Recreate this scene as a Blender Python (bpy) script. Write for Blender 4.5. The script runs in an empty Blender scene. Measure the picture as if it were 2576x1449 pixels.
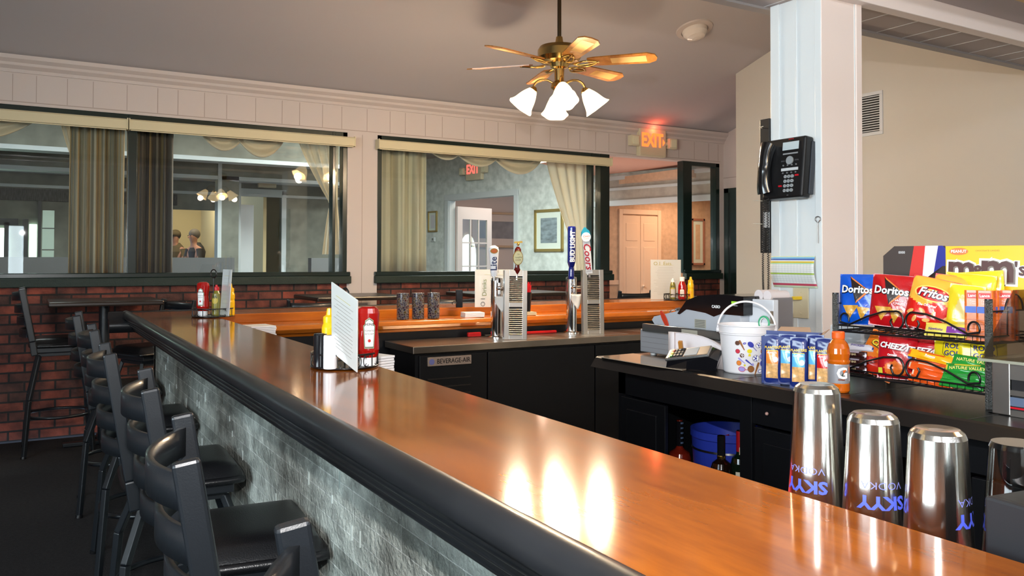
import bpy, bmesh, math, random
from math import pi, sin, cos, radians as R
from mathutils import Vector, Matrix
random.seed(7)
SC = bpy.context.scene
COL = SC.collection
# ---------------------------------------------------------------- camera
EYE = 1.41
cam_d = bpy.data.cameras.new('camera'); cam = bpy.data.objects.new('camera', cam_d); COL.objects.link(cam)
cam_d.sensor_width = 36; cam_d.sensor_fit = 'HORIZONTAL'
cam_d.lens = 2071.13 / 2576 * 36
cam_d.shift_y = -111.62 / 2576
cam_d.clip_start = 0.05; cam_d.clip_end = 100
yaw, pit, rol = .5329, .0199, .0026
fwd = Vector((sin(yaw)*cos(pit), cos(yaw)*cos(pit), sin(pit)))
rt = Vector((cos(yaw), -sin(yaw), 0)); up = rt.cross(fwd)
r2 = rt*cos(rol) + up*sin(rol); u2 = up*cos(rol) - rt*sin(rol)
cam.matrix_world = Matrix(((r2.x, u2.x, -fwd.x, 0), (r2.y, u2.y, -fwd.y, 0), (r2.z, u2.z, -fwd.z, EYE), (0, 0, 0, 1)))
SC.camera = cam
SC.view_settings.view_transform = 'Standard'; SC.view_settings.look = 'None'
SC.view_settings.exposure = 1.2; SC.view_settings.gamma = 1; SC.view_settings.use_curve_mapping = False
w = bpy.data.worlds.new('world'); SC.world = w; w.use_nodes = True
w.node_tree.nodes['Background'].inputs[0].default_value = (.55, .75, 1, 1)
w.node_tree.nodes['Background'].inputs[1].default_value = 1.0
# ---------------------------------------------------------------- lights
def light(name, kind, loc, power, color, size=.1, rot=None, size_y=None, spread=None, look=None):
    d = bpy.data.lights.new(name, kind); d.energy = power; d.color = color
    if kind == 'AREA':
        d.size = size
        if size_y: d.shape = 'RECTANGLE'; d.size_y = size_y
        if spread: d.spread = R(spread)
    elif kind in ('POINT', 'SPOT'): d.shadow_soft_size = size
    o = bpy.data.objects.new(name, d); COL.objects.link(o); o.location = loc
    if look is not None: o.rotation_euler = (Vector(look)-Vector(loc)).to_track_quat('-Z', 'Y').to_euler()
    elif rot: o.rotation_euler = rot
    return o
FL = light('camera_flash', 'SPOT', (-.06, -.03, 1.82), 108, (1, .97, .95), .022, look=(3.2, 4.6, 1.75))
FL.data.spot_size = R(96); FL.data.spot_blend = .6
light('daylight_left', 'AREA', (-3.2, .6, 1.9), 30, (.66, .84, 1), 3.0, size_y=1.7, look=(2.6, 1.5, 1.6))
light('daylight_behind', 'AREA', (1.6, -3.0, 3.75), 42, (.85, .92, 1), 5.0, size_y=.5, look=(2.5, 2, 1.2))
light('dining_fill', 'AREA', (4.6, 8.5, 3.2), 240, (.92, .97, .95), 2.6, size_y=1.1)  # added overhead fill for the dining room, kept above the window heads
light('hall_warm', 'AREA', (9.0, 9.4, 2.48), 14, (1, .66, .42), 1.0, size_y=1.0)
light('hall_dim', 'AREA', (7.6, 12.6, 3.1), 20, (1, .8, .7), 1.0, size_y=1.0)
light('vestibule_warm', 'AREA', (6.6, 8.3, 1.0), 7, (1, .66, .5), .6, size_y=.6, rot=(pi, 0, 0))
light('dining_fill_left', 'AREA', (.2, 8.5, 3.2), 45, (.92, .97, .97), 3.0, size_y=1.1)  # added fill for the left of the dining room, hidden from view
# ---------------------------------------------------------------- materials
MATS = {}
def mat(name, col, rough=.5, metal=0, coat=0, bump=0, bscale=80, var=0, vscale=6, emit=0, alpha=1, trans=0, spec=.5, ecol=None, ior=1.45, vstretch=(1, 1, 1), sheen=0):
    if name in MATS: return MATS[name]
    m = bpy.data.materials.new(name); m.use_nodes = True; MATS[name] = m
    nt = m.node_tree; b = nt.nodes['Principled BSDF']
    c4 = (*col, 1)
    b.inputs['Base Color'].default_value = c4; b.inputs['Roughness'].default_value = rough
    b.inputs['Metallic'].default_value = metal; b.inputs['Coat Weight'].default_value = coat
    b.inputs['Coat Roughness'].default_value = .08; b.inputs['Specular IOR Level'].default_value = spec
    b.inputs['IOR'].default_value = ior; b.inputs['Alpha'].default_value = alpha
    b.inputs['Transmission Weight'].default_value = trans
    if sheen: b.inputs['Sheen Weight'].default_value = sheen
    if emit:
        b.inputs['Emission Color'].default_value = (*(ecol or col), 1); b.inputs['Emission Strength'].default_value = emit
    if bump or var:
        tc = nt.nodes.new('ShaderNodeTexCoord'); mp = nt.nodes.new('ShaderNodeMapping')
        mp.inputs['Scale'].default_value = vstretch
        nt.links.new(tc.outputs['Object'], mp.inputs['Vector'])
    if var:
        n = nt.nodes.new('ShaderNodeTexNoise'); n.inputs['Scale'].default_value = vscale; n.inputs['Detail'].default_value = 5
        nt.links.new(mp.outputs[0], n.inputs['Vector'])
        r = nt.nodes.new('ShaderNodeValToRGB'); r.color_ramp.elements[0].position = .3; r.color_ramp.elements[1].position = .7
        r.color_ramp.elements[0].color = (*[max(0, x*(1-var)) for x in col], 1); r.color_ramp.elements[1].color = (*[min(1, x*(1+var)) for x in col], 1)
        nt.links.new(n.outputs['Fac'], r.inputs[0]); nt.links.new(r.outputs[0], b.inputs['Base Color'])
    if bump:
        n = nt.nodes.new('ShaderNodeTexNoise'); n.inputs['Scale'].default_value = bscale; n.inputs['Detail'].default_value = 3
        nt.links.new(mp.outputs[0], n.inputs['Vector'])
        bp = nt.nodes.new('ShaderNodeBump'); bp.inputs['Strength'].default_value = bump; bp.inputs['Distance'].default_value = .01
        nt.links.new(n.outputs['Fac'], bp.inputs['Height']); nt.links.new(bp.outputs[0], b.inputs['Normal'])
    return m
def s2l(r, g, b): # sRGB 0-255 to linear
    f = lambda c: (c/255/12.92) if c/255 <= .04045 else ((c/255+.055)/1.055)**2.4
    return (f(r), f(g), f(b))
def brickmat(name, c1, c2, mortar, bw, bh, msize, axes='XZ', bump=.6, rough=.8, extra=None, squash=1.0, seed_scale=3, bias=0, lo=.35, hi=1.5):
    m = bpy.data.materials.new(name); m.use_nodes = True; MATS[name] = m
    nt = m.node_tree; b = nt.nodes['Principled BSDF']; L = nt.links.new
    tc = nt.nodes.new('ShaderNodeTexCoord'); sp = nt.nodes.new('ShaderNodeSeparateXYZ'); cb = nt.nodes.new('ShaderNodeCombineXYZ')
    L(tc.outputs['Object'], sp.inputs[0])
    L(sp.outputs[axes[0]], cb.inputs[0]); L(sp.outputs[axes[1]], cb.inputs[1])
    k = nt.nodes.new('ShaderNodeTexBrick'); k.inputs['Scale'].default_value = 1
    k.inputs['Brick Width'].default_value = bw; k.inputs['Row Height'].default_value = bh
    k.inputs['Mortar Size'].default_value = msize; k.inputs['Mortar Smooth'].default_value = .2; k.inputs['Bias'].default_value = bias
    k.inputs['Color1'].default_value = (*c1, 1); k.inputs['Color2'].default_value = (*c2, 1); k.inputs['Mortar'].default_value = (*mortar, 1)
    L(cb.outputs[0], k.inputs['Vector'])
    n = nt.nodes.new('ShaderNodeTexNoise'); n.inputs['Scale'].default_value = seed_scale; n.inputs['Detail'].default_value = 6
    L(cb.outputs[0], n.inputs['Vector'])
    mx = nt.nodes.new('ShaderNodeMix'); mx.data_type = 'RGBA'; mx.blend_type = 'MULTIPLY'; mx.inputs[0].default_value = .85
    r = nt.nodes.new('ShaderNodeValToRGB'); r.color_ramp.elements[0].position = .35; r.color_ramp.elements[0].color = (lo, lo, lo, 1); r.color_ramp.elements[1].position = .7; r.color_ramp.elements[1].color = (hi, hi, hi, 1)
    L(n.outputs['Fac'], r.inputs[0]); L(k.outputs['Color'], mx.inputs[6]); L(r.outputs[0], mx.inputs[7]); L(mx.outputs[2], b.inputs['Base Color'])
    b.inputs['Roughness'].default_value = rough
    n2 = nt.nodes.new('ShaderNodeTexNoise'); n2.inputs['Scale'].default_value = 60; n2.inputs['Detail'].default_value = 4
    L(cb.outputs[0], n2.inputs['Vector'])
    ad = nt.nodes.new('ShaderNodeMath'); ad.operation = 'MULTIPLY_ADD'; ad.inputs[1].default_value = -1.0
    L(k.outputs['Fac'], ad.inputs[0]); L(n2.outputs['Fac'], ad.inputs[2])
    bp = nt.nodes.new('ShaderNodeBump'); bp.inputs['Strength'].default_value = bump; bp.inputs['Distance'].default_value = .01
    L(ad.outputs[0], bp.inputs['Height']); L(bp.outputs[0], b.inputs['Normal'])
    return m
def woodmat(name, c1, c2, rough=.2, scale=(1, 1, 1), coat=.6, ns=6):
    m = bpy.data.materials.new(name); m.use_nodes = True; MATS[name] = m
    nt = m.node_tree; b = nt.nodes['Principled BSDF']; L = nt.links.new
    tc = nt.nodes.new('ShaderNodeTexCoord'); mp = nt.nodes.new('ShaderNodeMapping'); mp.inputs['Scale'].default_value = scale
    L(tc.outputs['Object'], mp.inputs['Vector'])
    n = nt.nodes.new('ShaderNodeTexNoise'); n.inputs['Scale'].default_value = ns; n.inputs['Detail'].default_value = 7; n.inputs['Roughness'].default_value = .6
    L(mp.outputs[0], n.inputs['Vector'])
    r = nt.nodes.new('ShaderNodeValToRGB'); r.color_ramp.elements[0].position = .32; r.color_ramp.elements[0].color = (*c1, 1); r.color_ramp.elements[1].position = .68; r.color_ramp.elements[1].color = (*c2, 1)
    L(n.outputs['Fac'], r.inputs[0]); L(r.outputs[0], b.inputs['Base Color'])
    b.inputs['Roughness'].default_value = rough; b.inputs['Coat Weight'].default_value = coat; b.inputs['Coat Roughness'].default_value = .06
    return m
def glassmat(name, tint=(.9, 1, .97), refl=1.0):
    m = bpy.data.materials.new(name); m.use_nodes = True; MATS[name] = m
    nt = m.node_tree; L = nt.links.new
    for n in list(nt.nodes):
        if n.type != 'OUTPUT_MATERIAL': nt.nodes.remove(n)
    out = [n for n in nt.nodes if n.type == 'OUTPUT_MATERIAL'][0]
    t = nt.nodes.new('ShaderNodeBsdfTransparent'); t.inputs[0].default_value = (*tint, 1)
    g = nt.nodes.new('ShaderNodeBsdfGlossy'); g.inputs['Roughness'].default_value = .01
    fr = nt.nodes.new('ShaderNodeFresnel'); fr.inputs[0].default_value = 1.5
    mu = nt.nodes.new('ShaderNodeMath'); mu.operation = 'MULTIPLY'; mu.inputs[1].default_value = refl; mu.use_clamp = True
    mx = nt.nodes.new('ShaderNodeMixShader')
    ge = nt.nodes.new('ShaderNodeNewGeometry'); iv = nt.nodes.new('ShaderNodeMath'); iv.operation = 'SUBTRACT'; iv.inputs[0].default_value = 1
    m2 = nt.nodes.new('ShaderNodeMath'); m2.operation = 'MULTIPLY'
    L(ge.outputs['Backfacing'], iv.inputs[1]); L(iv.outputs[0], m2.inputs[1]); L(fr.outputs[0], m2.inputs[0])
    L(m2.outputs[0], mu.inputs[0]); L(mu.outputs[0], mx.inputs[0]); L(t.outputs[0], mx.inputs[1]); L(g.outputs[0], mx.inputs[2]); L(mx.outputs[0], out.inputs[0])
    return m
# ---------------------------------------------------------------- mesh helpers
class MB:
    def __init__(s, M=None): s.v = []; s.f = []; s.mi = []; s.sm = []; s.M = M or Matrix()
    def add(s, vs, fs, m=0, smooth=False):
        o = len(s.v); s.v += [s.M @ Vector(v) for v in vs]
        for f in fs: s.f.append([i+o for i in f]); s.mi.append(m); s.sm.append(smooth)
        return s
    def box(s, x0, y0, z0, x1, y1, z1, m=0):
        x0, x1 = min(x0, x1), max(x0, x1); y0, y1 = min(y0, y1), max(y0, y1); z0, z1 = min(z0, z1), max(z0, z1)
        v = [(x0, y0, z0), (x1, y0, z0), (x1, y1, z0), (x0, y1, z0), (x0, y0, z1), (x1, y0, z1), (x1, y1, z1), (x0, y1, z1)]
        return s.add(v, [(0, 3, 2, 1), (4, 5, 6, 7), (0, 1, 5, 4), (1, 2, 6, 5), (2, 3, 7, 6), (3, 0, 4, 7)], m)
    def cyl(s, p0, p1, r0, r1=None, n=16, m=0, cap=True):
        r1 = r0 if r1 is None else r1
        p0, p1 = Vector(p0), Vector(p1); d = (p1-p0).normalized()
        a = d.orthogonal().normalized(); b = d.cross(a)
        ring = lambda p, r: [p+(a*cos(2*pi*i/n)+b*sin(2*pi*i/n))*r for i in range(n)]
        A, B = ring(p0, r0), ring(p1, r1)
        s.add(A+B, [(i, (i+1) % n, n+(i+1) % n, n+i) for i in range(n)], m, True)
        if cap:
            if r0 > 0: s.add(A, [list(range(n))[::-1]], m)
            if r1 > 0: s.add(B, [list(range(n))], m)
        return s
    def tube(s, pts, r, n=8, m=0, closed=False, cap=True, flat=None):
        pts = [Vector(p) for p in pts]; N = len(pts); rings = []; prev = None
        for i, p in enumerate(pts):
            if closed: t = (pts[(i+1) % N]-pts[i-1])
            else: t = pts[min(i+1, N-1)]-pts[max(i-1, 0)]
            t.normalize()
            a = t.orthogonal().normalized() if prev is None else (prev-t*prev.dot(t)).normalized()
            prev = a; b = t.cross(a); rr = r[i] if isinstance(r, (list, tuple)) else r
            rings += [p+(a*cos(2*pi*k/n)+b*sin(2*pi*k/n))*rr for k in range(n)]
        fs = []
        for i in range(N if closed else N-1):
            for k in range(n):
                j = (i+1) % N; fs.append((i*n+k, i*n+(k+1) % n, j*n+(k+1) % n, j*n+k))
        s.add(rings, fs, m, True)
        if cap and not closed:
            s.add(rings[:n], [list(range(n))[::-1]], m); s.add(rings[-n:], [list(range(n))], m)
        return s
    def lathe(s, prof, loc=(0, 0, 0), n=24, m=0, smooth=True, squash=1.0, ms=None):
        x, y, z = loc; vs = []
        for r, h in prof: vs += [(x+r*cos(2*pi*i/n), y+r*squash*sin(2*pi*i/n), z+h) for i in range(n)]
        for j in range(len(prof)-1):
            mm = ms[j] if ms else m
            s.add(vs[j*n:(j+2)*n], [(i, (i+1) % n, n+(i+1) % n, n+i) for i in range(n)], mm, smooth)
        if prof[0][0] > 0: s.add(vs[:n], [list(range(n))[::-1]], ms[0] if ms else m)
        if prof[-1][0] > 0: s.add(vs[-n:], [list(range(n))], ms[-1] if ms else m)
        return s
    def prism(s, poly, a0, a1, axis='Y', m=0, smooth=False):
        # poly in the two other axes; extruded along axis
        def P(u, v, a): return {'X': (a, u, v), 'Y': (u, a, v), 'Z': (u, v, a)}[axis]
        n = len(poly); A = [P(u, v, a0) for u, v in poly]; B = [P(u, v, a1) for u, v in poly]
        s.add(A+B, [(i, (i+1) % n, n+(i+1) % n, n+i) for i in range(n)], m, smooth)
        s.add(A, [list(range(n))[::-1]], m); s.add(B, [list(range(n))], m)
        return s
    def bar(s, p0, p1, w, h, m=0, upv=(0, 0, 1)):
        p0, p1 = Vector(p0), Vector(p1); d = (p1-p0).normalized(); u = Vector(upv); a = d.cross(u)
        if a.length < 1e-4: a = d.cross(Vector((1, 0, 0)))
        a.normalize(); b = a.cross(d).normalized()
        v = [p+a*sa*w/2+b*sb*h/2 for p in (p0, p1) for sa, sb in ((-1, -1), (1, -1), (1, 1), (-1, 1))]
        return s.add(v, [(0, 3, 2, 1), (4, 5, 6, 7), (0, 1, 5, 4), (1, 2, 6, 5), (2, 3, 7, 6), (3, 0, 4, 7)], m)
    def grid(s, fn, nu, nv, m=0, smooth=True, mf=None):
        vs = [fn(i/nu, j/nv) for j in range(nv+1) for i in range(nu+1)]
        o = len(s.v); s.v += [s.M @ Vector(v) for v in vs]
        for j in range(nv):
            for i in range(nu):
                a = j*(nu+1)+i
                s.f.append([o+a, o+a+1, o+a+nu+2, o+a+nu+1]); s.mi.append(mf((i+.5)/nu, (j+.5)/nv) if mf else m); s.sm.append(smooth)
        return s
    def sphere(s, c, r, nu=16, nv=10, m=0, sc=(1, 1, 1)):
        return s.grid(lambda u, v: (c[0]+r*sc[0]*sin(pi*v)*cos(2*pi*u), c[1]+r*sc[1]*sin(pi*v)*sin(2*pi*u), c[2]-r*sc[2]*cos(pi*v)), nu, nv, m)
    def build(s, name, mats, parent=None, bevel=0, solid=0, subsurf=0, segs=2):
        me = bpy.data.meshes.new(name); me.from_pydata([tuple(v) for v in s.v], [], s.f)
        for m in (mats if isinstance(mats, (list, tuple)) else [mats]): me.materials.append(m)
        me.polygons.foreach_set('material_index', s.mi); me.polygons.foreach_set('use_smooth', s.sm); me.update()
        o = bpy.data.objects.new(name, me); COL.objects.link(o)
        if parent: o.parent = parent
        if solid:
            q = o.modifiers.new('solid', 'SOLIDIFY'); q.thickness = solid; q.offset = 0
        if bevel:
            q = o.modifiers.new('bevel', 'BEVEL'); q.width = bevel; q.segments = segs; q.limit_method = 'ANGLE'; q.angle_limit = R(40); q.harden_normals = False
        if subsurf:
            q = o.modifiers.new('sub', 'SUBSURF'); q.levels = subsurf; q.render_levels = subsurf
        return o
def tag(o, label=None, cat=None, group=None, kind=None):
    if label: o['label'] = label
    if cat: o['category'] = cat
    if group: o['group'] = group
    if kind: o['kind'] = kind
    return o
def thing(name, label, cat, loc=(0, 0, 0), rz=0, group=None, rot=None):
    o = bpy.data.objects.new(name, None); COL.objects.link(o); o.location = loc
    o.rotation_euler = rot or (0, 0, rz); o.empty_display_size = .05
    return tag(o, label, cat, group)
def struct(name, mb, mats, parent=None, **k):
    o = mb.build(name, mats, parent, **k)
    if not parent: o['kind'] = 'structure'
    return o
def copy_tree(o, parent=None):
    c = o.copy(); COL.objects.link(c); c.parent = parent
    for ch in list(o.children): copy_tree(ch, c)
    return c
def text(name, s, size, m, parent, loc, rot=(0, 0, 0), ext=.0004, sx=1, shear=0, align='CENTER', bold=0, spacing=1):
    cu = bpy.data.curves.new(name, 'FONT'); cu.body = s; cu.size = size; cu.extrude = ext; cu.align_x = align; cu.align_y = 'CENTER'
    cu.shear = shear; cu.offset = bold; cu.space_character = spacing; cu.resolution_u = 3
    t = bpy.data.objects.new(name, cu); COL.objects.link(t)
    dg = bpy.context.evaluated_depsgraph_get(); me = bpy.data.meshes.new_from_object(t.evaluated_get(dg))
    bpy.data.objects.remove(t); bpy.data.curves.remove(cu)
    me.materials.clear(); me.materials.append(m); me.name = name
    o = bpy.data.objects.new(name, me); COL.objects.link(o); o.parent = parent; o.location = loc; o.rotation_euler = rot; o.scale = (sx, 1, 1)
    return o
def bez(p0, p1, p2, p3, n=10):
    p0, p1, p2, p3 = map(Vector, (p0, p1, p2, p3))
    return [p0*(1-t)**3+p1*3*t*(1-t)**2+p2*3*t*t*(1-t)+p3*t**3 for t in [i/n for i in range(n+1)]]
def spiral(c, r0, r1, a0, a1, ax, ay, n=14):
    c, ax, ay = Vector(c), Vector(ax), Vector(ay)
    return [c+(ax*cos(a0+(a1-a0)*i/n)+ay*sin(a0+(a1-a0)*i/n))*(r0+(r1-r0)*i/n) for i in range(n+1)]
# ================================================================ shell of the bar room
WY = 7.47
cream = mat('cream_paint', s2l(200, 188, 182), .6, bump=.05, bscale=300)
ceilm = mat('ceiling_paint', s2l(186, 180, 180), .8, bump=.08, bscale=200)
groove = mat('groove_shadow_line', s2l(165, 150, 140), .7)
green = mat('dark_green_paint', (.006, .016, .013), .25, coat=.3)
greenr = mat('dark_green_ledge', (.008, .02, .014), .55, bump=.4, bscale=120)
tan = mat('tan_paint', s2l(206, 198, 186), .75, bump=.04, bscale=250)
white = mat('white_paint', s2l(214, 214, 214), .45)
pink = mat('pinkish_white_paint', s2l(242, 226, 218), .5)
carpet = mat('dark_carpet', (.011, .0085, .0095), .95, bump=.8, bscale=220, var=.6, vscale=60)
brick = brickmat('wall_brick', (.19, .038, .02), (.055, .022, .016), (.012, .009, .008), .21, .075, .008, rough=.75, seed_scale=7, lo=.3, hi=1.9)
b = MB(); b.box(-3.6, -3.7, -.1, 8.2, 7.4, 0); struct('floor', b, carpet)
# far wall with the two window openings and the doorway
b = MB()
b.box(-3.6, WY, 2.61, 7.46, WY+.14, 2.97)
b.box(2.60, WY, 0, 2.90, WY+.14, 2.61)
b.box(7.39, WY, 0, 7.46, WY+.14, 2.61)
gx = -2.2; i = 0
while gx < 7.4:
    b.box(gx, WY-.0015, 2.64, gx+.005, WY, 2.85, 1); i += 1
    gx += (.235, .16, .215, .185, .25)[i % 5]
b.box(2.745, WY-.0015, 1.0, 2.75, WY, 2.6, 1)
b.box(-3.6, WY-.002, 2.632, 7.4, WY, 2.638, 1)
struct('wall_far', b, [cream, groove])
b = MB(); b.box(-3.6, WY, 0, 2.60, WY+.14, 1.19); b.box(2.90, WY, 0, 5.69, WY+.14, 1.19); b.box(6.80, WY, 0, 7.39, WY+.14, 1.19)
struct('trim_1', b, brick)
# crown moulding
b = MB(); prof = [(WY, 2.86), (WY-.015, 2.86), (WY-.02, 2.885), (WY-.05, 2.91), (WY-.055, 2.93), (WY-.085, 2.955), (WY-.09, 2.985), (WY, 2.985)]
b.prism(prof, -3.6, 7.46, 'X'); struct('trim_2', b, cream)
# ledge under the windows
b = MB()
for x0, x1 in ((-3.6, 2.63), (2.87, 5.72), (6.8, 7.4)):
    b.box(x0, WY-.05, 1.185, x1, WY+.02, 1.255, 1); b.box(x0, WY-.02, 1.255, x1, WY+.05, 1.295, 0)
struct('trim_3', b, [green, greenr], bevel=.006)
# windows : frame, panes
glass = glassmat('window_glass', (.92, .95, .935), 1.6)
def window(n, x0, x1, z0, z1, mull=(), fw=.045):
    b = MB(); b.box(x0, WY+.0, z0, x1, WY+.1, z0+.03); b.box(x0, WY+.0, z1-.05, x1, WY+.1, z1)
    b.box(x0, WY+.0, z0, x0+fw, WY+.1, z1); b.box(x1-fw, WY+.0, z0, x1, WY+.1, z1)
    for mx, mw in mull: b.box(mx-mw/2, WY-.005, z0, mx+mw/2, WY+.1, z1)
    fr = struct('window_%d' % n, b, green, bevel=.004)
    xs = [x0+fw]+[m[0] for m in mull]+[x1-fw]
    for i in range(len(xs)-1):
        hw0 = 0 if i == 0 else mull[i-1][1]/2; hw1 = 0 if i == len(xs)-2 else mull[i][1]/2
        b = MB(); b.box(xs[i]+hw0, WY+.05, z0+.03, xs[i+1]-hw1, WY+.056, z1-.05); b.build('pane', glass, fr)
    return fr
window(1, -3.6, 2.60, 1.265, 2.61, ((.75, .07), (2.47, .03)))
window(2, 2.90, 5.69, 1.265, 2.61, ((5.45, .03), (5.62, .12)))
window(3, 6.80, 7.39, 1.265, 2.61, ((6.86, .14),), .06)
# green door in the right corner with jamb of the deep wall
b = MB(); b.box(7.46, 7.05, 0, 7.56, WY+.14, 3.2); b.box(7.46, 7.05, 2.43, 7.452, WY, 2.436, 1)
struct('wall_right_far', b, [cream, groove])
b = MB(); b.box(7.45, 6.6, 0, 7.47, 7.44, 2.29); b.box(7.43, 6.6, 2.24, 7.455, 7.44, 2.30); b.box(7.43, 7.36, 0, 7.455, 7.44, 2.3); b.box(7.435, 6.7, .2, 7.455, 7.2, 1.0); b.box(7.435, 6.7, 1.15, 7.455, 7.2, 2.1)
struct('door_1', b, green, bevel=.004)
# right wall, nearer plane, gable top
b = MB()
b.box(6.35, 6.08, 0, 7.46, 6.18, 3.6)
b.box(6.35, -3.6, 0, 6.45, 6.08, 4.1)
struct('wall_right', b, tan)
b = MB(); b.box(7.46, 6.08, 0, 7.6, 7.05, 3.4); struct('wall_right_recess', b, cream)
# sloped ceiling (falls towards the far wall), flat part over the room
b = MB()
zf = lambda y: 2.97+.3*(WY-y)
b.add([(-3.6, WY+.14, zf(WY+.14)), (7.6, WY+.14, zf(WY+.14)), (7.6, 3.9, zf(3.9)), (-3.6, 3.9, zf(3.9)),
       (-3.6, WY+.14, zf(WY+.14)+.1), (7.6, WY+.14, zf(WY+.14)+.1), (7.6, 3.9, zf(3.9)+.1), (-3.6, 3.9, zf(3.9)+.1)],
      [(0, 1, 2, 3), (7, 6, 5, 4), (0, 4, 5, 1), (1, 5, 6, 2), (2, 6, 7, 3), (3, 7, 4, 0)])
b.box(-3.6, -3.7, 4.04, 7.6, 3.9, 4.15)
struct('ceiling', b, ceilm)
# left wall and back wall with daylight windows
sky = mat('bright_daylight', (.75, .9, 1), 1, emit=5, ecol=(.8, .95, 1))
b = MB(); b.box(-3.7, -3.6, 0, -3.6, WY, .9); b.box(-3.7, -3.6, 2.75, -3.6, WY, 4.2)
b.box(-3.7, -3.6, .9, -3.6, -1.0, 2.75); b.box(-3.7, 2.2, .9, -3.6, WY, 2.75); b.box(-3.69, .55, .9, -3.61, .65, 2.75)
struct('wall_left', b, cream)
b = MB(); b.box(-3.6, -3.7, 0, 6.4, -3.6, 1.1); b.box(-3.6, -3.7, 2.05, 6.4, -3.6, 4.2)
b.box(-3.6, -3.7, 1.1, -1.15, -3.6, 2.05); b.box(-.55, -3.7, 1.1, -.3, -3.6, 2.05); b.box(-.05, -3.7, 1.1, 0, -3.6, 2.05); b.box(3.4, -3.7, 1.1, 6.4, -3.6, 2.05)
b.box(.0, -3.7, 1.1, 3.4, -3.6, 2.05)
struct('wall_back', b, cream)
b = MB(); b.box(-3.75, -1, .9, -3.74, 2.2, 2.75); b.box(-1.15, -3.75, 1.1, 3.4, -3.74, 2.05); struct('window_4', b, sky)
# ---------------- dropped beam and boarded soffit on the column
SZ = 2.72
b = MB()
b.box(-3.6, 2.66, SZ, 6.35, 3.02, SZ+.02, 1)                 # boarded underside
b.box(-3.6, 2.98, SZ-.012, 6.35, 3.04, SZ+.05, 0)            # far lip
b.box(-3.6, 2.98, SZ+.02, 6.35, 3.02, 4.04, 2)                # face above, away side
x = 3.0
for k in range(26):
    b.box(x, 2.67, SZ-.0015, x+.009, 2.985, SZ, 3); x += (.26, .235, .17, .25)[k % 4]
x = 2.9
for k in range(16):
    x -= (.26, .235, .17, .25)[k % 4]; b.box(x, 2.67, SZ-.0015, x+.009, 2.985, SZ, 3)
struct('trim_4', b, [mat('grey_trim_paint', s2l(150, 145, 145), .5), mat('soffit_boards', s2l(176, 165, 162), .65), tan, white], bevel=.003)
b = MB()
b.prism([(2.60, SZ-.03), (2.67, SZ-.03), (2.68, SZ-.01), (2.68, SZ+.1), (2.60, SZ+.1)], -3.6, 6.35, 'X')
b.box(-3.6, 2.38, SZ+.07, 6.35, 2.60, SZ+.10, 1)
b.box(-3.6, 2.34, SZ+.07, 6.35, 2.38, 4.04, 2)
struct('trim_5', b, [pink, mat('beam_underside', s2l(185, 170, 166), .7), mat('ochre_wall', s2l(225, 190, 140), .7)], bevel=.004)
# ---------------- column
CX0, CX1, CY0, CY1 = 3.30, 3.585, 2.66, 2.96
b = MB(); b.box(CX0, CY0, 0, CX1, CY1, SZ, 0)
b.box(CX0-.004, CY0+.14, 0, CX0, CY0+.150, SZ, 0)
b.box(CX0-.006, CY0-.006, 0, CX0+.0, CY0+.03, SZ, 0); b.box(CX0-.006, CY1-.05, 0, CX0, CY1+.006, SZ, 0)
b.box(CX0-.002, CY0-.008, 0, CX1+.004, CY0-.0005, SZ, 1); b.box(CX1-.035, CY0-.014, 0, CX1+.008, CY0, SZ, 1)
b.box(CX1-.045, CY0-.010, 0, CX1-.037, CY0-.002, SZ, 0)
struct('wall_column', b, [mat('column_white', s2l(222, 228, 230), .35), pink], bevel=.003)
# air vent high on the tan wall
t = thing('wall_vent', 'white louvred air vent high on the tan wall right of the column', 'vent', (6.35, 4.62, 2.70))
b = MB(); y0, y1, z0, z1 = -.36, .0, -.155, .165
for q in ((y0-.03, z0-.03, y1+.03, z0), (y0-.03, z1, y1+.03, z1+.03), (y0-.03, z0, y0, z1), (y1, z0, y1+.03, z1)): b.box(-.012, q[0], q[1], 0, q[2], q[3])
b.build('vent_frame', white, t, bevel=.002)
b = MB(); b.box(-.002, y0, z0, 0, y1, z1); b.build('vent_backing', mat('vent_dark', (.02, .018, .015), .8), t)
for k in range(15):
    b = MB(); zz = z0+.011+k*.0213; b.bar((-.01, y0, zz), (-.01, y1, zz), .008, .002, upv=(1, 0, .5)); b.build('louvre', white, t)
t.location = (6.35, 4.86, 2.69)
# ================================================================ dining room behind the glass
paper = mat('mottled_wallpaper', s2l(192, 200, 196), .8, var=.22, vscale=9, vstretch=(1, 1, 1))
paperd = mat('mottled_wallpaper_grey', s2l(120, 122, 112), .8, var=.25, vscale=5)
trimw = mat('dining_trim_white', s2l(190, 198, 200), .5)
dceil = mat('dining_ceiling', s2l(170, 160, 155), .8)
peach = mat('peach_wallpaper', s2l(200, 168, 140), .75, var=.12, vscale=14)
dcarp = mat('dining_carpet', (.05, .045, .05), .95)
b = MB(); b.box(-4, WY+.14, -.12, 11, 19, -.02); struct('floor_dining', b, dcarp)
b = MB(); b.box(-4, WY+.14, 3.25, 11, 19, 3.35); struct('ceiling_dining', b, dceil)
b = MB(); b.box(5.75, WY+.14, 2.66, 7.9, 8.15, 2.74); b.add([(5.75, 8.15, 2.66), (7.9, 8.15, 2.66), (7.9, 9.9, 2.66), (7.2, 9.9, 2.66), (5.75, 9.0, 2.66)], [(0, 1, 2, 3, 4)])
b.box(5.70, WY+.14, 2.66, 5.75, 9.0, 3.25); struct('ceiling_vestibule', b, mat('vestibule_ceiling', s2l(205, 160, 140), .8))
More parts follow.
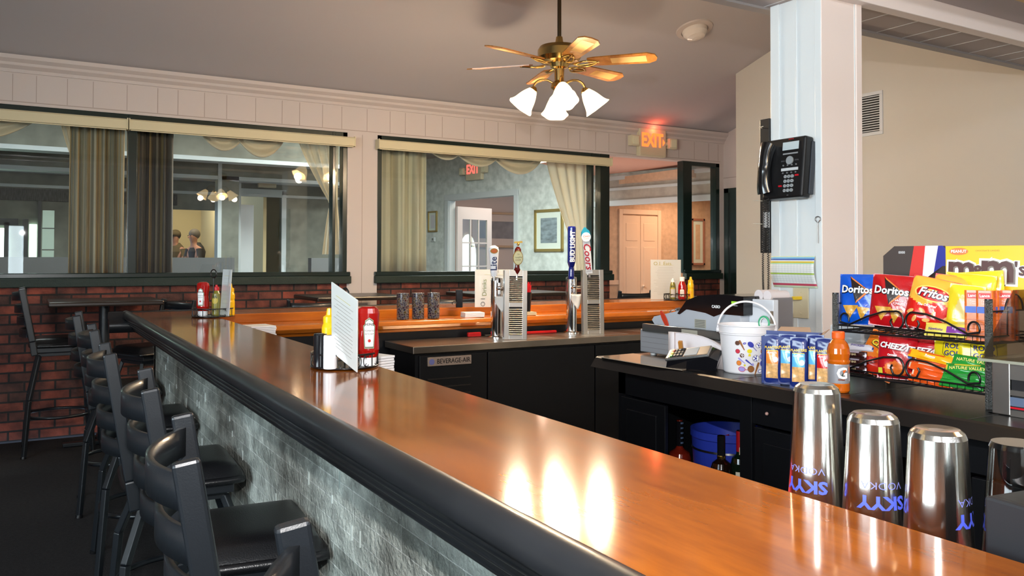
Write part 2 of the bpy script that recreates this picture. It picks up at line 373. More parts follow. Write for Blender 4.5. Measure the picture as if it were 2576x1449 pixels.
b = MB(); b.box(-4, 13, 0, 1.74, 13.12, 3.25); b.box(1.74, 13, 2.15, 2.50, 13.12, 3.25); b.box(2.50, 13, 0, 2.79, 13.12, 3.25); b.box(2.79, 13, 2.42, 3.45, 13.12, 3.25); b.box(3.45, 13, 0, 5.2, 13.12, 3.25); struct('wall_dining_back', b, paperd)
b = MB()
for z0, z1, pr in ((3.02, 3.08, .06), (2.70, 2.74, .05), (2.58, 2.61, .04), (2.38, 2.42, .05), (2.98, 3.25, .02)): b.box(-4, 13-pr, z0, 5.2, 13, z1)
struct('trim_6', b, trimw)
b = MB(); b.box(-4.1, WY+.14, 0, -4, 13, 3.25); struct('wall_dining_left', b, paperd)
# beams with light lower edges crossing the room
b = MB()
for Y, zb in ((10.4, 2.60), (11.7, 2.50)): b.box(-4, Y, zb, Y*.385, Y+.25, zb+.05, 0); b.box(-4, Y+.02, zb+.05, Y*.385, Y+.23, 3.25, 1)
struct('trim_7', b, [trimw, paperd])
# doorway in the back wall, dark doors beyond
b = MB(); b.box(2.72, 12.97, 0, 2.79, 13.0, 2.48); b.box(3.45, 12.97, 0, 3.52, 13.0, 2.48); b.box(2.72, 12.97, 2.42, 3.52, 13.0, 2.5)
b.box(2.62, 12.3, 0, 2.68, 12.5, 2.7); struct('trim_8', b, trimw)
b = MB(); b.box(3.25, 15, 0, 4.2, 15.1, 3.2); struct('wall_dining_passage', b, mat('khaki_wall', s2l(150, 140, 110), .8))
b = MB(); b.box(2.80, 12.98, 0, 3.02, 13.04, 2.25); b.box(2.82, 12.97, .2, 3.0, 12.98, 1.0); struct('door_2', b, mat('door_pale', s2l(215, 220, 222), .4))
# round-cornered pillar clad in wallpaper, white-edged
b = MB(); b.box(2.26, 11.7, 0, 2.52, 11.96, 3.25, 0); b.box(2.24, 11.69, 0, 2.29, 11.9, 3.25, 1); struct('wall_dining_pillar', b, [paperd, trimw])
# low partition between the tables
b = MB(); b.box(-4, 10.9, 0, 2.3, 11.05, 1.43); b.box(3.3, 10.9, 0, 4.8, 11.05, 1.43); struct('wall_dining_partition', b, mat('grey_partition', s2l(80, 82, 83), .6))
# dark window bay far left, its glowing panes stand in for reflected windows
b = MB(); b.box(-3.9, 12.9, 2.2, 1.9, 13.0, 2.36); struct('trim_9', b, mat('fringed_valance', (.06, .065, .06), .8, var=.8, vscale=30, vstretch=(3, 1, .4)))
b = MB(); b.box(-.9, 12.96, 1.25, -.22, 12.99, 1.82); b.box(.03, 12.96, 1.25, .12, 12.99, 1.88)
struct('window_5', b, mat('reflected_window_pane', (.75, 1, .85), 1, emit=2.2, ecol=(.75, 1, .85)))
b = MB(); b.box(-1.0, 12.93, 1.86, -.10, 12.97, 1.95); b.box(-.26, 12.93, 1.2, -.20, 12.97, 1.9); b.box(-.05, 12.93, 1.2, .02, 12.97, 1.95); b.box(.13, 12.93, 1.2, .17, 12.97, 2.2)
struct('trim_10', b, mat('dark_window_frame', (.02, .025, .025), .4))
post = mat('pale_green_panel', s2l(175, 195, 182), .4)
b = MB(); b.box(.17, 11.9, 0, .30, 12.0, 2.02); b.box(.165, 11.89, 1.79, .305, 11.9, 1.80, 1); b.box(.165, 11.89, 1.52, .305, 11.9, 1.53, 1); struct('wall_dining_post', b, [post, mat('panel_joint', (.05, .05, .05), .5)])
# ---- angled wall on the right of the dining room
DV = Vector((-.225, .974, 0)).normalized(); WM = Matrix.Translation((7.5, 8.5, 0)) @ Matrix(((DV.x, DV.y, 0, 0), (DV.y, -DV.x, 0, 0), (0, 0, 1, 0), (0, 0, 0, 1)))  # local x along wall, local y = away from us
bw = lambda: MB(WM)
def WQ(tt, z):
    o = WM @ Vector((tt, 0, z)); return Matrix(((-DV.x, DV.y, 0, o.x), (-DV.y, -DV.x, 0, o.y), (0, 0, 1, z), (0, 0, 0, 1)))
b = bw(); b.box(-1.2, 0, 2.42, 1.35, .14, 2.58, 1); b.box(-1.2, 0, 2.2, 1.35, .14, 2.42, 1); b.box(-1.2, 0, 2.58, 1.35, .14, 3.25, 0)
b.box(1.35, 0, 0, 3.05, .14, 3.25, 0); b.box(3.05, 0, 2.46, 4.73, .14, 3.25, 0); b.box(4.73, 0, 0, 7.2, .14, 3.25, 0)
struct('wall_dining_right', b, [paper, mat('header_wallpaper', s2l(165, 160, 150), .8, var=.15, vscale=9)])
b = bw(); b.box(-1.2, -.02, 2.19, 1.38, 0, 2.27); b.box(-1.2, -.02, 2.41, 1.35, 0, 2.45); b.box(-1.2, -.03, 2.56, 1.35, 0, 2.62)
b.box(2.95, -.025, 0, 3.05, 0, 2.54); b.box(4.73, -.025, 0, 4.83, 0, 2.54); b.box(2.95, -.03, 2.46, 4.83, 0, 2.56); b.box(4.72, 0, 0, 4.74, .14, 2.46)
struct('trim_11', b, trimw, bevel=.004)
# hall behind the french door
b = MB(); b.box(5.2, 14.6, 0, 10, 14.7, 3.2); struct('wall_hall_back', b, mat('hall_brown_wall', s2l(168, 140, 128), .8))
b = MB(); b.box(7.2, 10.3, 0, 11, 10.4, 3.2); struct('wall_vestibule_back', b, peach)
b = MB(); b.box(10.9, 8.2, 0, 11, 10.3, 3.2); b.box(8.2, 8.1, 0, 11, 8.2, 3.2); struct('wall_vestibule_right', b, peach)
b = MB(); b.box(7.3, 8.1, 2.50, 11, 10.4, 2.6); struct('ceiling_hall', b, peach)
b = MB(); b.box(7.2, 10.285, 1.03, 8.02, 10.3, 1.1); b.box(7.2, 10.285, 0, 8.02, 10.3, .12); struct('trim_12', b, mat('peach_trim', s2l(225, 195, 170), .5))
# bifold closet door
doorm = mat('closet_door_peach_lit', s2l(228, 198, 172), .45)  # white door, with the peach hall light put into its colour
DX0, DX1, DYY, DZ = 8.085, 8.80, 10.298, 2.13
t = thing('bifold_door', 'peach-lit white bifold closet door with raised panels seen through the open doorway', 'door', (DX0, DYY, 0))
W_ = DX1-DX0
b = MB(); b.box(-.07, -.03, 0, 0, 0, DZ+.09); b.box(W_, -.03, 0, W_+.07, 0, DZ+.09); b.box(0, -.028, DZ+.01, W_, 0, DZ+.09); b.build('door_casing', doorm, t, bevel=.006)
for k in range(2):
    x0 = W_/2*k+.004; x1 = x0+W_/2-.008
    b = MB(); b.box(x0, -.024, .02, x1, -.002, DZ-.01); lf = b.build('door_leaf', doorm, t, bevel=.003)
    for z0, z1 in ((.15, .75), (.85, 1.62), (1.72, 2.0)):
        b = MB(); b.box(x0+.06, -.03, z0, x1-.06, -.022, z1); b.build('raised_panel', doorm, lf, bevel=.006)
b = MB(); b.sphere((W_*.56, -.045, 1.0), .02); b.build('knob', doorm, t)
# french door swung open
t = thing('french_door', 'open white french door with small panes seen through the second window', 'door', (0, 0, 0))
t.location = (WM @ Vector((4.68, .14, 0))); t.rotation_euler.z = .28
fd = mat('french_door_paint', s2l(205, 195, 190), .4); DWW = .86; DHH = 2.36
for q in ((0, 0, .12, DHH), (DWW-.12, 0, DWW, DHH), (.12, DHH-.22, DWW-.12, DHH), (.12, 0, DWW-.12, .45)):
    b = MB(); b.box(q[0], -.02, q[1], q[2], .02, q[3]); b.build('door_rail' if q[0] == .12 else 'door_stile', fd, t)
for i in (1, 2):
    xx = .12+(DWW-.24)*i/3; b = MB(); b.box(xx-.012, -.015, .45, xx+.012, .015, DHH-.22); b.build('glazing_bar', fd, t)
for i in (1, 2, 3):
    zz = .45+(DHH-.67)*i/4; b = MB(); b.box(.12, -.015, zz-.012, DWW-.12, .015, zz+.012); b.build('glazing_bar', fd, t)
b = MB(); b.box(.12, -.003, .45, DWW-.12, .003, DHH-.22); b.build('door_glass', glassmat('door_glass', (.85, .9, .88), 2), t)
# arched outdoor window seen past the door, daylight
b = MB(); pts = [(-.42, 0), (.42, 0), (.42, 1.0)]+[(.42*cos(a), 1.0+.42*sin(a)) for a in [pi*i/10 for i in range(1, 10)]]+[(-.42, 1.0)]
b.prism([(7.57+p[0]*.42, .50+p[1]*1.0) for p in pts], 14.55, 14.58, 'Y'); struct('window_6', b, mat('arched_daylight', (.8, 1, .95), 1, emit=1.1, ecol=(.8, 1, .95), var=.3, vscale=4))
# pictures
gold = mat('gold_frame', (.45, .33, .1), .35, metal=.7)
def picture(name, label, M, w, h, matc, artc, fr=gold, fw=.045, mw=.12, paint=None):
    t = thing(name, label, 'picture'); t.matrix_world = M
    b = MB()
    for q in ((-w/2, -h/2, w/2, -h/2+fw), (-w/2, h/2-fw, w/2, h/2), (-w/2, -h/2, -w/2+fw, h/2), (w/2-fw, -h/2, w/2, h/2)): b.box(q[0], -.03, q[1], q[2], 0, q[3])
    b.build('frame', fr, t, bevel=.005)
    b = MB(); b.box(-w/2+fw, -.012, -h/2+fw, w/2-fw, 0, h/2-fw); b.build('mount', matc, t)
    b = MB(); b.box(-w/2+fw+mw, -.014, -h/2+fw+mw, w/2-fw-mw, -.012, h/2-fw-mw); b.build('print', artc, t)
    return t
mount = mat('picture_mount', s2l(205, 215, 205), .5); art1 = mat('grey_landscape_print', s2l(120, 135, 142), .5, var=.5, vscale=7, vstretch=(1, 1, 2.5))
picture('picture', 'gold-framed grey landscape print on pale wall right of the open french door', WQ(2.27, 1.87), .62, .66, mount, art1, mw=.09)
picture('picture', 'small tall gold-framed picture left of the doorway behind the second window', WQ(5.18, 2.1), .26, .38, mount, mat('faint_print', s2l(190, 190, 195), .6), fw=.03, mw=.04)
picture('picture', 'brown-framed dark landscape on the brown wall beyond the french door', Matrix.Translation((8.22, 14.58, 2.02)), 1.2, .72, mat('brown_mount', s2l(170, 140, 125), .6), mat('dark_print', s2l(95, 80, 78), .5, var=.4, vscale=5), fr=mat('copper_frame', (.35, .17, .08), .4, metal=.4), mw=.14)
picture('picture', 'peach-lit picture edge seen through the narrow window by the green door', Matrix.Translation((9.66, 10.28, 1.72)), .30, .78, mount, peach, fr=mat('wood_frame', (.35, .15, .1), .4), fw=.04, mw=.06)
t = thing('thermostat', 'small white thermostat on the pale wall under the small gold picture', 'thermostat'); t.matrix_world = WQ(5.16, 1.78)
b = MB(); b.box(-.05, -.03, -.04, .05, 0, .04); b.build('housing', trimw, t, bevel=.006); b = MB(); b.box(-.01, -.035, -.02, .02, -.03, .02); b.build('display', mat('lcd_grey', (.1, .12, .1), .3), t)
# ---- exit signs
exitred = mat('exit_red', (.8, .05, .015), .5, emit=1.8, ecol=(1, .085, .015)); exitred2 = mat('exit_red_far', (1, .05, .04), .5, emit=1.1, ecol=(1, .1, .08))
ivory = mat('ivory_plastic', s2l(205, 195, 165), .4)
def exit_sign(label, M, red, w=.40, h=.32, heads=True, arrow=True):
    t = thing('exit_sign', label, 'exit sign'); t.matrix_world = M
    b = MB(); b.box(-w/2, -.07, -h/2, w/2, 0, h/2); b.build('housing', ivory, t, bevel=.012)
    text('lettering', 'EXIT', h*.68, red, t, (-.035*w, -.072, .02), (pi/2, 0, 0), sx=.72*w/.40, bold=.006, ext=.002)
    if arrow:
        b = MB(); b.add([(w*.36, -.073, .05), (w*.44, -.073, .01), (w*.36, -.073, -.03)], [(0, 2, 1)]); b.build('arrow', red, t)
    if heads:
        for sg in (-1, 1):
            b = MB(); x = sg*(w/2+.085); b.box(x-.06, -.10, -.055, x+.06, -.03, .065); b.cyl((sg*w/2, -.05, 0), (x, -.06, 0), .02)
            l = b.build('lamp_head', ivory, t, bevel=.008)
            b = MB(); b.box(x-.045, -.106, -.04, x+.045, -.10, .05); b.build('lens', mat('prismatic_lens', s2l(225, 222, 190), .15, bump=.6, bscale=90), l)
    return t
exit_sign('glowing orange EXIT sign with arrow and two lamp heads above the doorway', Matrix.Translation((6.27, WY, 2.78)), exitred)
light('exit_glow', 'POINT', (6.27, WY-.12, 2.93), .55, (1, .12, .05), .04)
exit_sign('red EXIT sign on the pale wallpaper seen through the second window', WQ(4.0, 2.93), exitred2, arrow=False)
exit_sign('tiny red EXIT sign far back over the dark doorway in the first window', Matrix.Translation((3.2, 12.95, 2.62)), exitred2, w=.28, h=.2, heads=False, arrow=False)
# ---- curtains
b = MB(); b.box(-3.6, WY+.14, 2.585, 5.69, WY+.42, 2.66); struct('trim_13', b, trimw)
def sheer(name, col, alpha):
    m = mat(name, col, .8, alpha=alpha, sheen=.3); return m
cA = [mat('stripe_%d' % i, s2l(*c), .8) for i, c in enumerate(((165, 152, 124), (182, 160, 126), (134, 126, 110), (190, 178, 158), (146, 138, 122), (204, 168, 118)))]
cB = [mat('dark_stripe_%d' % i, s2l(*c), .8) for i, c in enumerate(((78, 72, 70), (92, 86, 80), (110, 100, 88), (66, 64, 64), (140, 116, 76)))]
cC = [mat('pale_fold_%d' % i, s2l(*c), .8) for i, c in enumerate(((200, 190, 165), (190, 180, 156), (208, 198, 172), (180, 170, 148)))]
def pleats(label, x0, x1, y, z0, z1, mats, n, amp=.03, seed=1):
    rnd = random.Random(seed); idx = [rnd.randrange(len(mats)) for _ in range(n*4)]
    b = MB(); b.grid(lambda u, v: (x0+(x1-x0)*u, y+amp*sin(u*n*2*pi*.5)+.008*sin(u*37+v*3), z0+(z1-z0)*v), n*8, 6, mf=lambda u, v: idx[min(int(u*len(idx)), len(idx)-1)])
    o = b.build('curtain', mats, solid=.004); tag(o, label, 'curtain', 'drapes behind the windows'); return o
pleats('tan striped pleated curtain left of the dark mullion in the first window', .30, .71, 7.72, 1.28, 2.60, cA, 12, seed=3)
pleats('dark striped pleated curtain right of the dark mullion in the first window', .80, 1.10, 7.72, 1.28, 2.60, cB, 10, seed=5)
pleats('pale olive pleated curtain at the left end of the second window', 2.98, 3.53, 7.72, 1.28, 2.60, cC, 7, amp=.04, seed=2)
swg = mat('cream_swag_fabric', s2l(228, 208, 180), .7, sheen=.3)
def swag(label, x0, x1, y, zt, drop):
    def f(u, v):
        a = (u-.5)*2; env = (1-a*a)
        return (x0+(x1-x0)*u, y-.05*v*env-.018*sin(v*5*pi)*env, zt-drop*v*(env*.82+.18)-.006*sin(v*5*pi))
    b = MB(); b.grid(f, 20, 20); o = b.build('swag_valance', swg, solid=.003); tag(o, label, 'valance', 'swag valances behind the glass'); return o
swag('cream swag valance at the top left edge of the first window', -.9, .08, 7.70, 2.60, .27)
swag('left cream swag of the pair in the middle of the first window', 1.30, 1.72, 7.70, 2.60, .22)
swag('right cream swag of the pair in the middle of the first window', 1.60, 2.08, 7.68, 2.60, .26)
swag('cream swag hanging next to the pale olive curtain', 3.50, 3.95, 7.70, 2.60, .16)
swag('cream swag in front of the far red EXIT sign', 3.80, 4.40, 7.68, 2.60, .21)
swag('cream swag next to the tied-back sheer in the second window', 4.25, 4.95, 7.70, 2.60, .26)
sh = mat('sheer_cream', s2l(235, 218, 190), .8, alpha=.85)
def tieback(label, xl, xr, y, z1, zt, z0, xt0, xt1, xb0, xb1):
    def f(u, v):
        z = z1+(z0-z1)*v
        if z > zt:
            k = (z1-z)/(z1-zt); a0 = xl+(xt0-xl)*(k**1.25); a1 = xr+(xt1-xr)*k
        else:
            k = (zt-z)/(zt-z0); a0 = xt0+(xb0-xt0)*k**.7; a1 = xt1+(xb1-xt1)*k
        return (a0+(a1-a0)*u, y+.025*sin(u*9*pi), z)
    b = MB(); b.grid(f, 72, 26); o = b.build('sheer_curtain', sh, solid=0); tag(o, label, 'curtain', 'tied-back sheers')
tieback('cream sheer curtain tied back at the right end of the first window', 2.2, 2.62, 7.78, 2.60, 1.95, 1.46, 2.54, 2.61, 2.46, 2.66)
tieback('cream sheer curtain tied back at the right end of the second window', 5.02, 5.62, 7.78, 2.60, 1.66, 1.28, 5.36, 5.60, 5.40, 5.62)
tieback('narrow sheer curtain beside the tan striped curtain in the first window', .22, .42, 7.80, 2.60, 2.2, 1.30, .33, .42, .33, .42)
# ---- roller shades and their boxes over the windows
shade = mat('cream_roller_shade', s2l(208, 196, 160), .5)
def roller(label, x0, x1):
    t = thing('roller_shade', label, 'window shade', ((x0+x1)/2, WY-.055, 2.515), 0, 'roller shades over the windows'); h = (x1-x0)/2
    b = MB(); b.prism([(-.045, -.043), (.05, -.043), (.05, .043), (-.03, .043), (-.045, .03)], -h, h, 'X'); b.build('cassette', shade, t, bevel=.004)
    for sg in (-1, 1):
        b = MB(); b.box(sg*h-.004, -.05, -.047, sg*h+.004, .052, .047); b.build('end_cap', shade, t)
    b = MB(); b.box(-h+.01, -.03, -.052, h-.01, -.02, -.044); b.build('hem_bar', shade, t)
roller('long cream roller shade cassette at the far left over the first window', -3.4, .70)
roller('cream roller shade cassette over the right half of the first window', .715, 2.64)
roller('cream roller shade cassette over the second window', 2.88, 5.65)
# ---- flowers / dark chair backs on partition, and two seated people in the distance
cloth1 = mat('olive_jacket', (.10, .07, .03), .8); cloth2 = mat('black_jacket', (.015, .014, .016), .7); skin = mat('skin', (.42, .2, .13), .6); hairm = mat('dark_hair', (.02, .014, .01), .7); hairg = mat('grey_hair', (.10, .085, .075), .7)
def person(label, loc, rz, jacket, hair, lean=0, hat=False):
    t = thing('person', label, 'person', loc, rz)
    V = [(0, 0, .95, .13), (0, lean*.5, 1.15, .14), (0, lean, 1.36, .145), (0, lean+.01, 1.50, .055), (0, lean+.03, 1.58, .075), (0, lean+.035, 1.67, .098), (0, lean+.02, 1.74, .07),
         (-.19, lean, 1.39, .06), (-.23, lean+.06, 1.14, .045), (-.12, lean+.28, 1.12, .035), (-.06, lean+.34, 1.13, .03), (.19, lean, 1.39, .06), (.23, lean+.06, 1.14, .045), (.12, lean+.28, 1.14, .035), (.06, lean+.34, 1.15, .03),
         (-.10, .0, .86, .095), (-.11, .03, .48, .06), (-.11, -.02, .08, .045), (-.11, .12, .04, .035), (.10, .0, .86, .095), (.11, .03, .48, .06), (.11, -.02, .08, .045), (.11, .12, .04, .035)]
    E = [(0, 1), (1, 2), (2, 3), (3, 4), (4, 5), (5, 6), (2, 7), (7, 8), (8, 9), (9, 10), (2, 11), (11, 12), (12, 13), (13, 14), (0, 15), (15, 16), (16, 17), (17, 18), (0, 19), (19, 20), (20, 21), (21, 22)]
    me = bpy.data.meshes.new('body'); me.from_pydata([v[:3] for v in V], E, []); o = bpy.data.objects.new('body', me); COL.objects.link(o); o.parent = t; me.materials.append(skin)
    q = o.modifiers.new('skin', 'SKIN'); sv = me.skin_vertices.new(name='').data if not me.skin_vertices else me.skin_vertices[0].data
    for i, v in enumerate(V): sv[i].radius = (v[3], v[3])
    sv[0].use_root = True
    s_ = o.modifiers.new('sub', 'SUBSURF'); s_.levels = 2; s_.render_levels = 2
    b = MB(); b.lathe([(.15, .93), (.165, 1.0), (.175, 1.2), (.2, 1.36), (.15, 1.46), (.075, 1.54)], (0, lean*.6, 0), squash=.72)
    for sg in (-1, 1): b.tube([(sg*.17, lean, 1.40), (sg*.24, lean+.04, 1.16), (sg*.14, lean+.25, 1.13)], [.075, .062, .05], 10)
    b.build('jacket', jacket, t)
    b = MB(); b.sphere((0, lean+.005, 1.70), .112, sc=(.92, 1, .95)); b.build('hair', hair, t)
    b = MB(); b.sphere((0, lean+.14, 1.635), .016, 8, 6); b.build('nose', skin, t)
    for sg in (-1, 1):
        b = MB(); b.sphere((sg*.038, lean+.122, 1.665), .011, 8, 6); b.build('eye', hairm, t)
    if hat:
        b = MB(); b.sphere((0, lean+.03, 1.72), .118, sc=(1, 1, .7)); b.box(-.07, lean+.10, 1.70, .07, lean+.22, 1.712); b.build('cap', jacket, t)
person('person in a brown jacket and peaked cap standing far back behind the glass', (2.62, 17.75, .20), 2.4, cloth1, hairm, .05, True)
person('grey-haired person in a black jacket standing far back behind the glass', (2.94, 17.05, .20), 2.0, cloth2, hairg, .12)
alc = mat('beige_alcove', s2l(215, 195, 150), .8)
b = MB(); b.box(1.7, 18.5, -.1, 3.2, 18.6, 3.2); b.box(3.2, 13.12, -.1, 3.25, 18.6, 3.2); struct('wall_dining_alcove', b, alc)
b = MB(); b.box(2.2, 16.7, -.02, 3.19, 18.4, .20); struct('floor_step', b, dcarp)
light('alcove_fill', 'AREA', (2.5, 16.5, 3.15), 22, (1, .86, .62), 1.0, size_y=1.0)  # added warm fill to brighten the alcove, no fitting there

# ================================================================ bar counters
barwood = woodmat('bar_top_wood', (.19, .043, .003), (.37, .098, .006), .11, (5, .8, 5), coat=.15, ns=3)
barwood2 = woodmat('bar_top_wood_far', (.34, .085, .008), (.52, .15, .014), .2, (.8, 5, 5), coat=.4, ns=3)
railm = mat('charcoal_bar_rail', (.012, .013, .015), .33, coat=.15, var=.3, vscale=3)
slate = brickmat('ledgestone', (.42, .44, .40), (.22, .235, .21), (.58, .60, .57), .30, .056, .0014, axes='YZ', bump=1.0, rough=.42, seed_scale=13, lo=.5, hi=1.35)
blackm = mat('black_cabinet_paint', (.0045, .005, .0065), .35)
BT = 1.07
def railprof(x0, x1, zt):  # outer (left) edge moulding, section across
    w = x1-x0
    arc = lambda cx, cz, rx, rz, a0, a1, n: [(x0+cx+rx*cos(R(a0+(a1-a0)*i/n)), zt+cz+rz*sin(R(a0+(a1-a0)*i/n))) for i in range(n+1)]
    return [(x0+.21, zt-.042), (x0+.125, zt-.042), (x0+.125, zt+.003)]+arc(.113, -.026, .030, .031, 75, 205, 12)+arc(.120, -.055, .021, .013, 130, 235, 6)+arc(.137, -.079, .022, .013, 125, 235, 6)+arc(.158, -.105, .025, .015, 125, 262, 7)+[(x0+.21, zt-.122)]
t = thing('bar_counter', 'long L-shaped bar with glossy orange-brown wood top and dark rounded rail', 'bar counter', (0, 0, 0))
b = MB(); b.prism([(.565, BT-.04), (.975, BT-.04), (.975, BT), (.565, BT)], -.6, 5.75, 'Y'); b.build('counter_top', barwood, t, bevel=.004)
b = MB(); b.box(.975, -.6, .93, 1.178, 5.0, .985, 0); b.box(.955, -.6, .90, 1.0, 5.0, 1.04, 0); b.build('drip_ledge', barwood, t, bevel=.004)
b = MB(); b.box(.975, 5.30, BT-.06, 5.75, 5.78, BT-.001, 0); b.build('counter_top', barwood2, t, bevel=.006)
b = MB(); b.prism([(5.04, .955), (5.02, .98), (5.03, 1.005), (5.07, 1.012), (5.31, 1.012), (5.31, .93), (5.09, .93), (5.08, .95)], .96, 5.75, 'X')
b.build('drip_ledge', barwood2, t, bevel=.003)
b = MB(); b.prism(railprof(.45, .575, BT), -.6, 5.9, 'Y', smooth=True); b.build('rail', railm, t)
b = MB(); b.prism([(y*-1+6.35, z) for y, z in railprof(.45, .575, BT)], .45, 5.75, 'X', smooth=True); b.build('rail', railm, t)
b = MB(); b.box(.70, -.6, 0, .76, 5.6, .975); o = b.build('stone_cladding', slate, t)
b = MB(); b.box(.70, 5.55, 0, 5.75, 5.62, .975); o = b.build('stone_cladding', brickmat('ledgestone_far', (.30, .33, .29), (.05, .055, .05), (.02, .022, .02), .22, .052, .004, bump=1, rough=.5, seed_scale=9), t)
b = MB(); b.box(.76, -.6, 0, .95, 5.0, .93); b.box(.95, 5.1, 0, 5.75, 5.5, .93); b.build('bar_body', blackm, t)
# loose pale grout smears on the cladding (raised stone slivers)
b = MB(); sliv = mat('pale_stone_chip', (.42, .47, .45), .4)
for k in range(90):
    y = random.uniform(.4, 5.2); row = random.randint(1, 17); z = .975-.052*row+.004
    if z < .05: continue
    wd = random.choice((.002, .003, .004, .006, .010)); b.box(.697, y, z, .7, y+wd, z+random.uniform(.02, .046))
tag(b.build('pale_stone_chips', sliv, t), kind='stuff')
# back counter with dark cabinets
t = thing('back_counter', 'black back-bar counter holding register, bucket and snack rack', 'counter', (0, 0, 0))
ctop = mat('black_tile_top', (.007, .0062, .006), .27, var=.3, vscale=2)
KZ = .965
b = MB(); b.prism([(2.25, KZ-.045), (2.28, KZ-.005), (2.29, KZ), (3.30, KZ), (3.30, KZ-.05), (2.27, KZ-.05)], -.4, 3.10, 'Y')
for yy in (2.7, 2.25, 1.8, 1.35, .9): b.box(2.29, yy, KZ, 3.3, yy+.003, KZ+.0006, 1)
b.build('counter_top', [ctop, mat('tile_joint', (.03, .028, .027), .6)], t)
b = MB(); b.box(2.36, -.4, 0, 2.40, 2.43, .1); b.box(3.2, -.4, 0, 3.24, 3.05, KZ-.05); b.box(2.36, 2.98, 0, 3.24, 3.03, KZ-.05); b.box(2.36, -.4, .80, 2.40, 3.03, KZ-.05)
b.box(2.36, -.4, .09, 3.2, 3.0, .12); b.build('cabinet_carcass', blackm, t)
for y0, y1 in ((2.70, 3.0), (1.74, 2.20), (.98, 1.38), (.3, .95)):
    b = MB(); b.box(2.35, y0, .1, 2.37, y1, .79); b.box(2.342, y0+.05, .15, 2.352, y1-.05, .74); b.build('cabinet_door', blackm, t, bevel=.003)
b = MB(); b.box(2.352, 1.4, .1, 2.375, 1.44, .9); b.build('cabinet_stile', blackm, t, bevel=.002)
b = MB(); b.box(2.352, 2.215, .1, 2.375, 2.275, .9); b.build('cabinet_stile', blackm, t, bevel=.002)
# ================================================================ bar stools
stm = mat('charcoal_metal', (.008, .010, .013), .36, coat=.2, bump=.05, bscale=400)
vin = mat('black_vinyl', (.006, .006, .007), .3, bump=.12, bscale=260)
def make_stool(name, label, hgt=1.10, seat=.70):
    t = thing(name, label, 'bar stool', (0, 0, 0))
    W = .205   # half width to post centre ; stool faces +X, backrest plane at X=0
    b = MB()
    def sf(u, v):
        a, c = (u-.5)*2, (v-.5)*2
        ed = max(abs(a), abs(c)); z = seat-.045+.045*(1-ed**6)**.5 if ed < 1 else seat-.045
        wx = 1-.06*abs(c)**3; wy = 1-.06*abs(a)**3+(.04*a)
        return (.19+.19*a*wx, .205*c*wy, z)
    b.grid(sf, 18, 18); b.grid(lambda u, v: (lambda p: (p[0], p[1], seat-.05))(sf(u, v)), 2, 2)
    rim = []
    for k in range(72):
        q = k/18.; s_ = int(q); f = q-s_; uv = ((f, 0), (1, f), (1-f, 1), (0, 1-f))[s_]; p = sf(*uv); rim.append((p[0], p[1], seat-.058))
    b.tube(rim, .013, 8, closed=True)
    b.build('seat', vin, t)
    b = MB(); fz = seat-.105
    b.box(.02, -.185, fz, .345, .185, fz+.045)
    b.build('seat_frame', stm, t, bevel=.004)
    for sg in (-1, 1):
        b = MB(); b.bar((-.055, sg*W, hgt), (.015, sg*W, seat-.02), .022, .042, upv=(1, 0, 0)); b.bar((.015, sg*W, seat-.02), (.03, sg*W, seat-.12), .022, .042, upv=(1, 0, 0))
        b.build('backrest_post', stm, t, bevel=.006)
    for k in range(4):
        z0 = hgt-.025-k*.088; xo = -.055+(hgt-z0)*.18
        b = MB()
        def sl(u, v, z0=z0, xo=xo):
            a = (u-.5)*2; return (xo-.06*(1-a*a), a*(W-.005), z0-.056*v-.004*(1-a*a))
        b.grid(sl, 14, 2); b.build('backrest_slat', stm, t, solid=.012)
    top = seat-.125
    for sx, sy in ((-1, -1), (-1, 1), (1, -1), (1, 1)):
        b = MB(); b.bar((.19+sx*.13, sy*.13, top), (.19+sx*.19, sy*.19, .40), .026, .026); b.bar((.19+sx*.19, sy*.19, .40), (.19+sx*.22, sy*.22, .0), .026, .026)
        l = b.build('leg', stm, t, bevel=.004)
        b = MB(); b.cyl((.19+sx*.221, sy*.221, 0), (.19+sx*.219, sy*.219, .015), .02); b.build('foot_cap', vin, l)
    b = MB(); b.box(.05, -.14, top-.01, .33, .14, top+.015); b.cyl((.19, 0, top), (.19, 0, top+.03), .08); b.build('swivel_plate', stm, t, bevel=.003)
    b = MB(); ring = [(.19+.22*cos(a)*(1-.08*cos(2*a)**2), .225*sin(a), .27) for a in [i*2*pi/32 for i in range(32)]]
    b.tube(ring, .011, 8, closed=True); b.build('foot_ring', stm, t)
    return t
s0 = make_stool('bar_stool', 'nearest charcoal bar stool, only a backrest post top showing at the bottom edge')
ST = [((.30, .765), -8, None),
      ((.298, 1.55), -8, 'charcoal slat-back bar stool with large black seat, second nearest along the stone bar'),
      ((.33, 2.335), -5, 'charcoal slat-back stool with black seat, third nearest along the stone bar'),
      ((.30, 3.19), -2, 'charcoal slat-back stool fourth from the front along the stone bar'),
      ((.32, 4.22), -2, 'charcoal slat-back stool fifth from the front, second from the bar far corner'),
      ((.31, 5.3), -4, 'farthest charcoal stool in the row along the bar, beside its far corner')]
for (xy, rz, lb) in ST:
    s = s0 if lb is None else copy_tree(s0)
    if lb: s['label'] = lb
    s['group'] = 'slat-back bar stools'
    s.location = (xy[0], xy[1], 0); s.rotation_euler.z = R(rz)
w0_ = make_stool('bar_stool', '', 1.195, .84)
w1_ = make_stool('bar_stool', '', 1.10, .78)
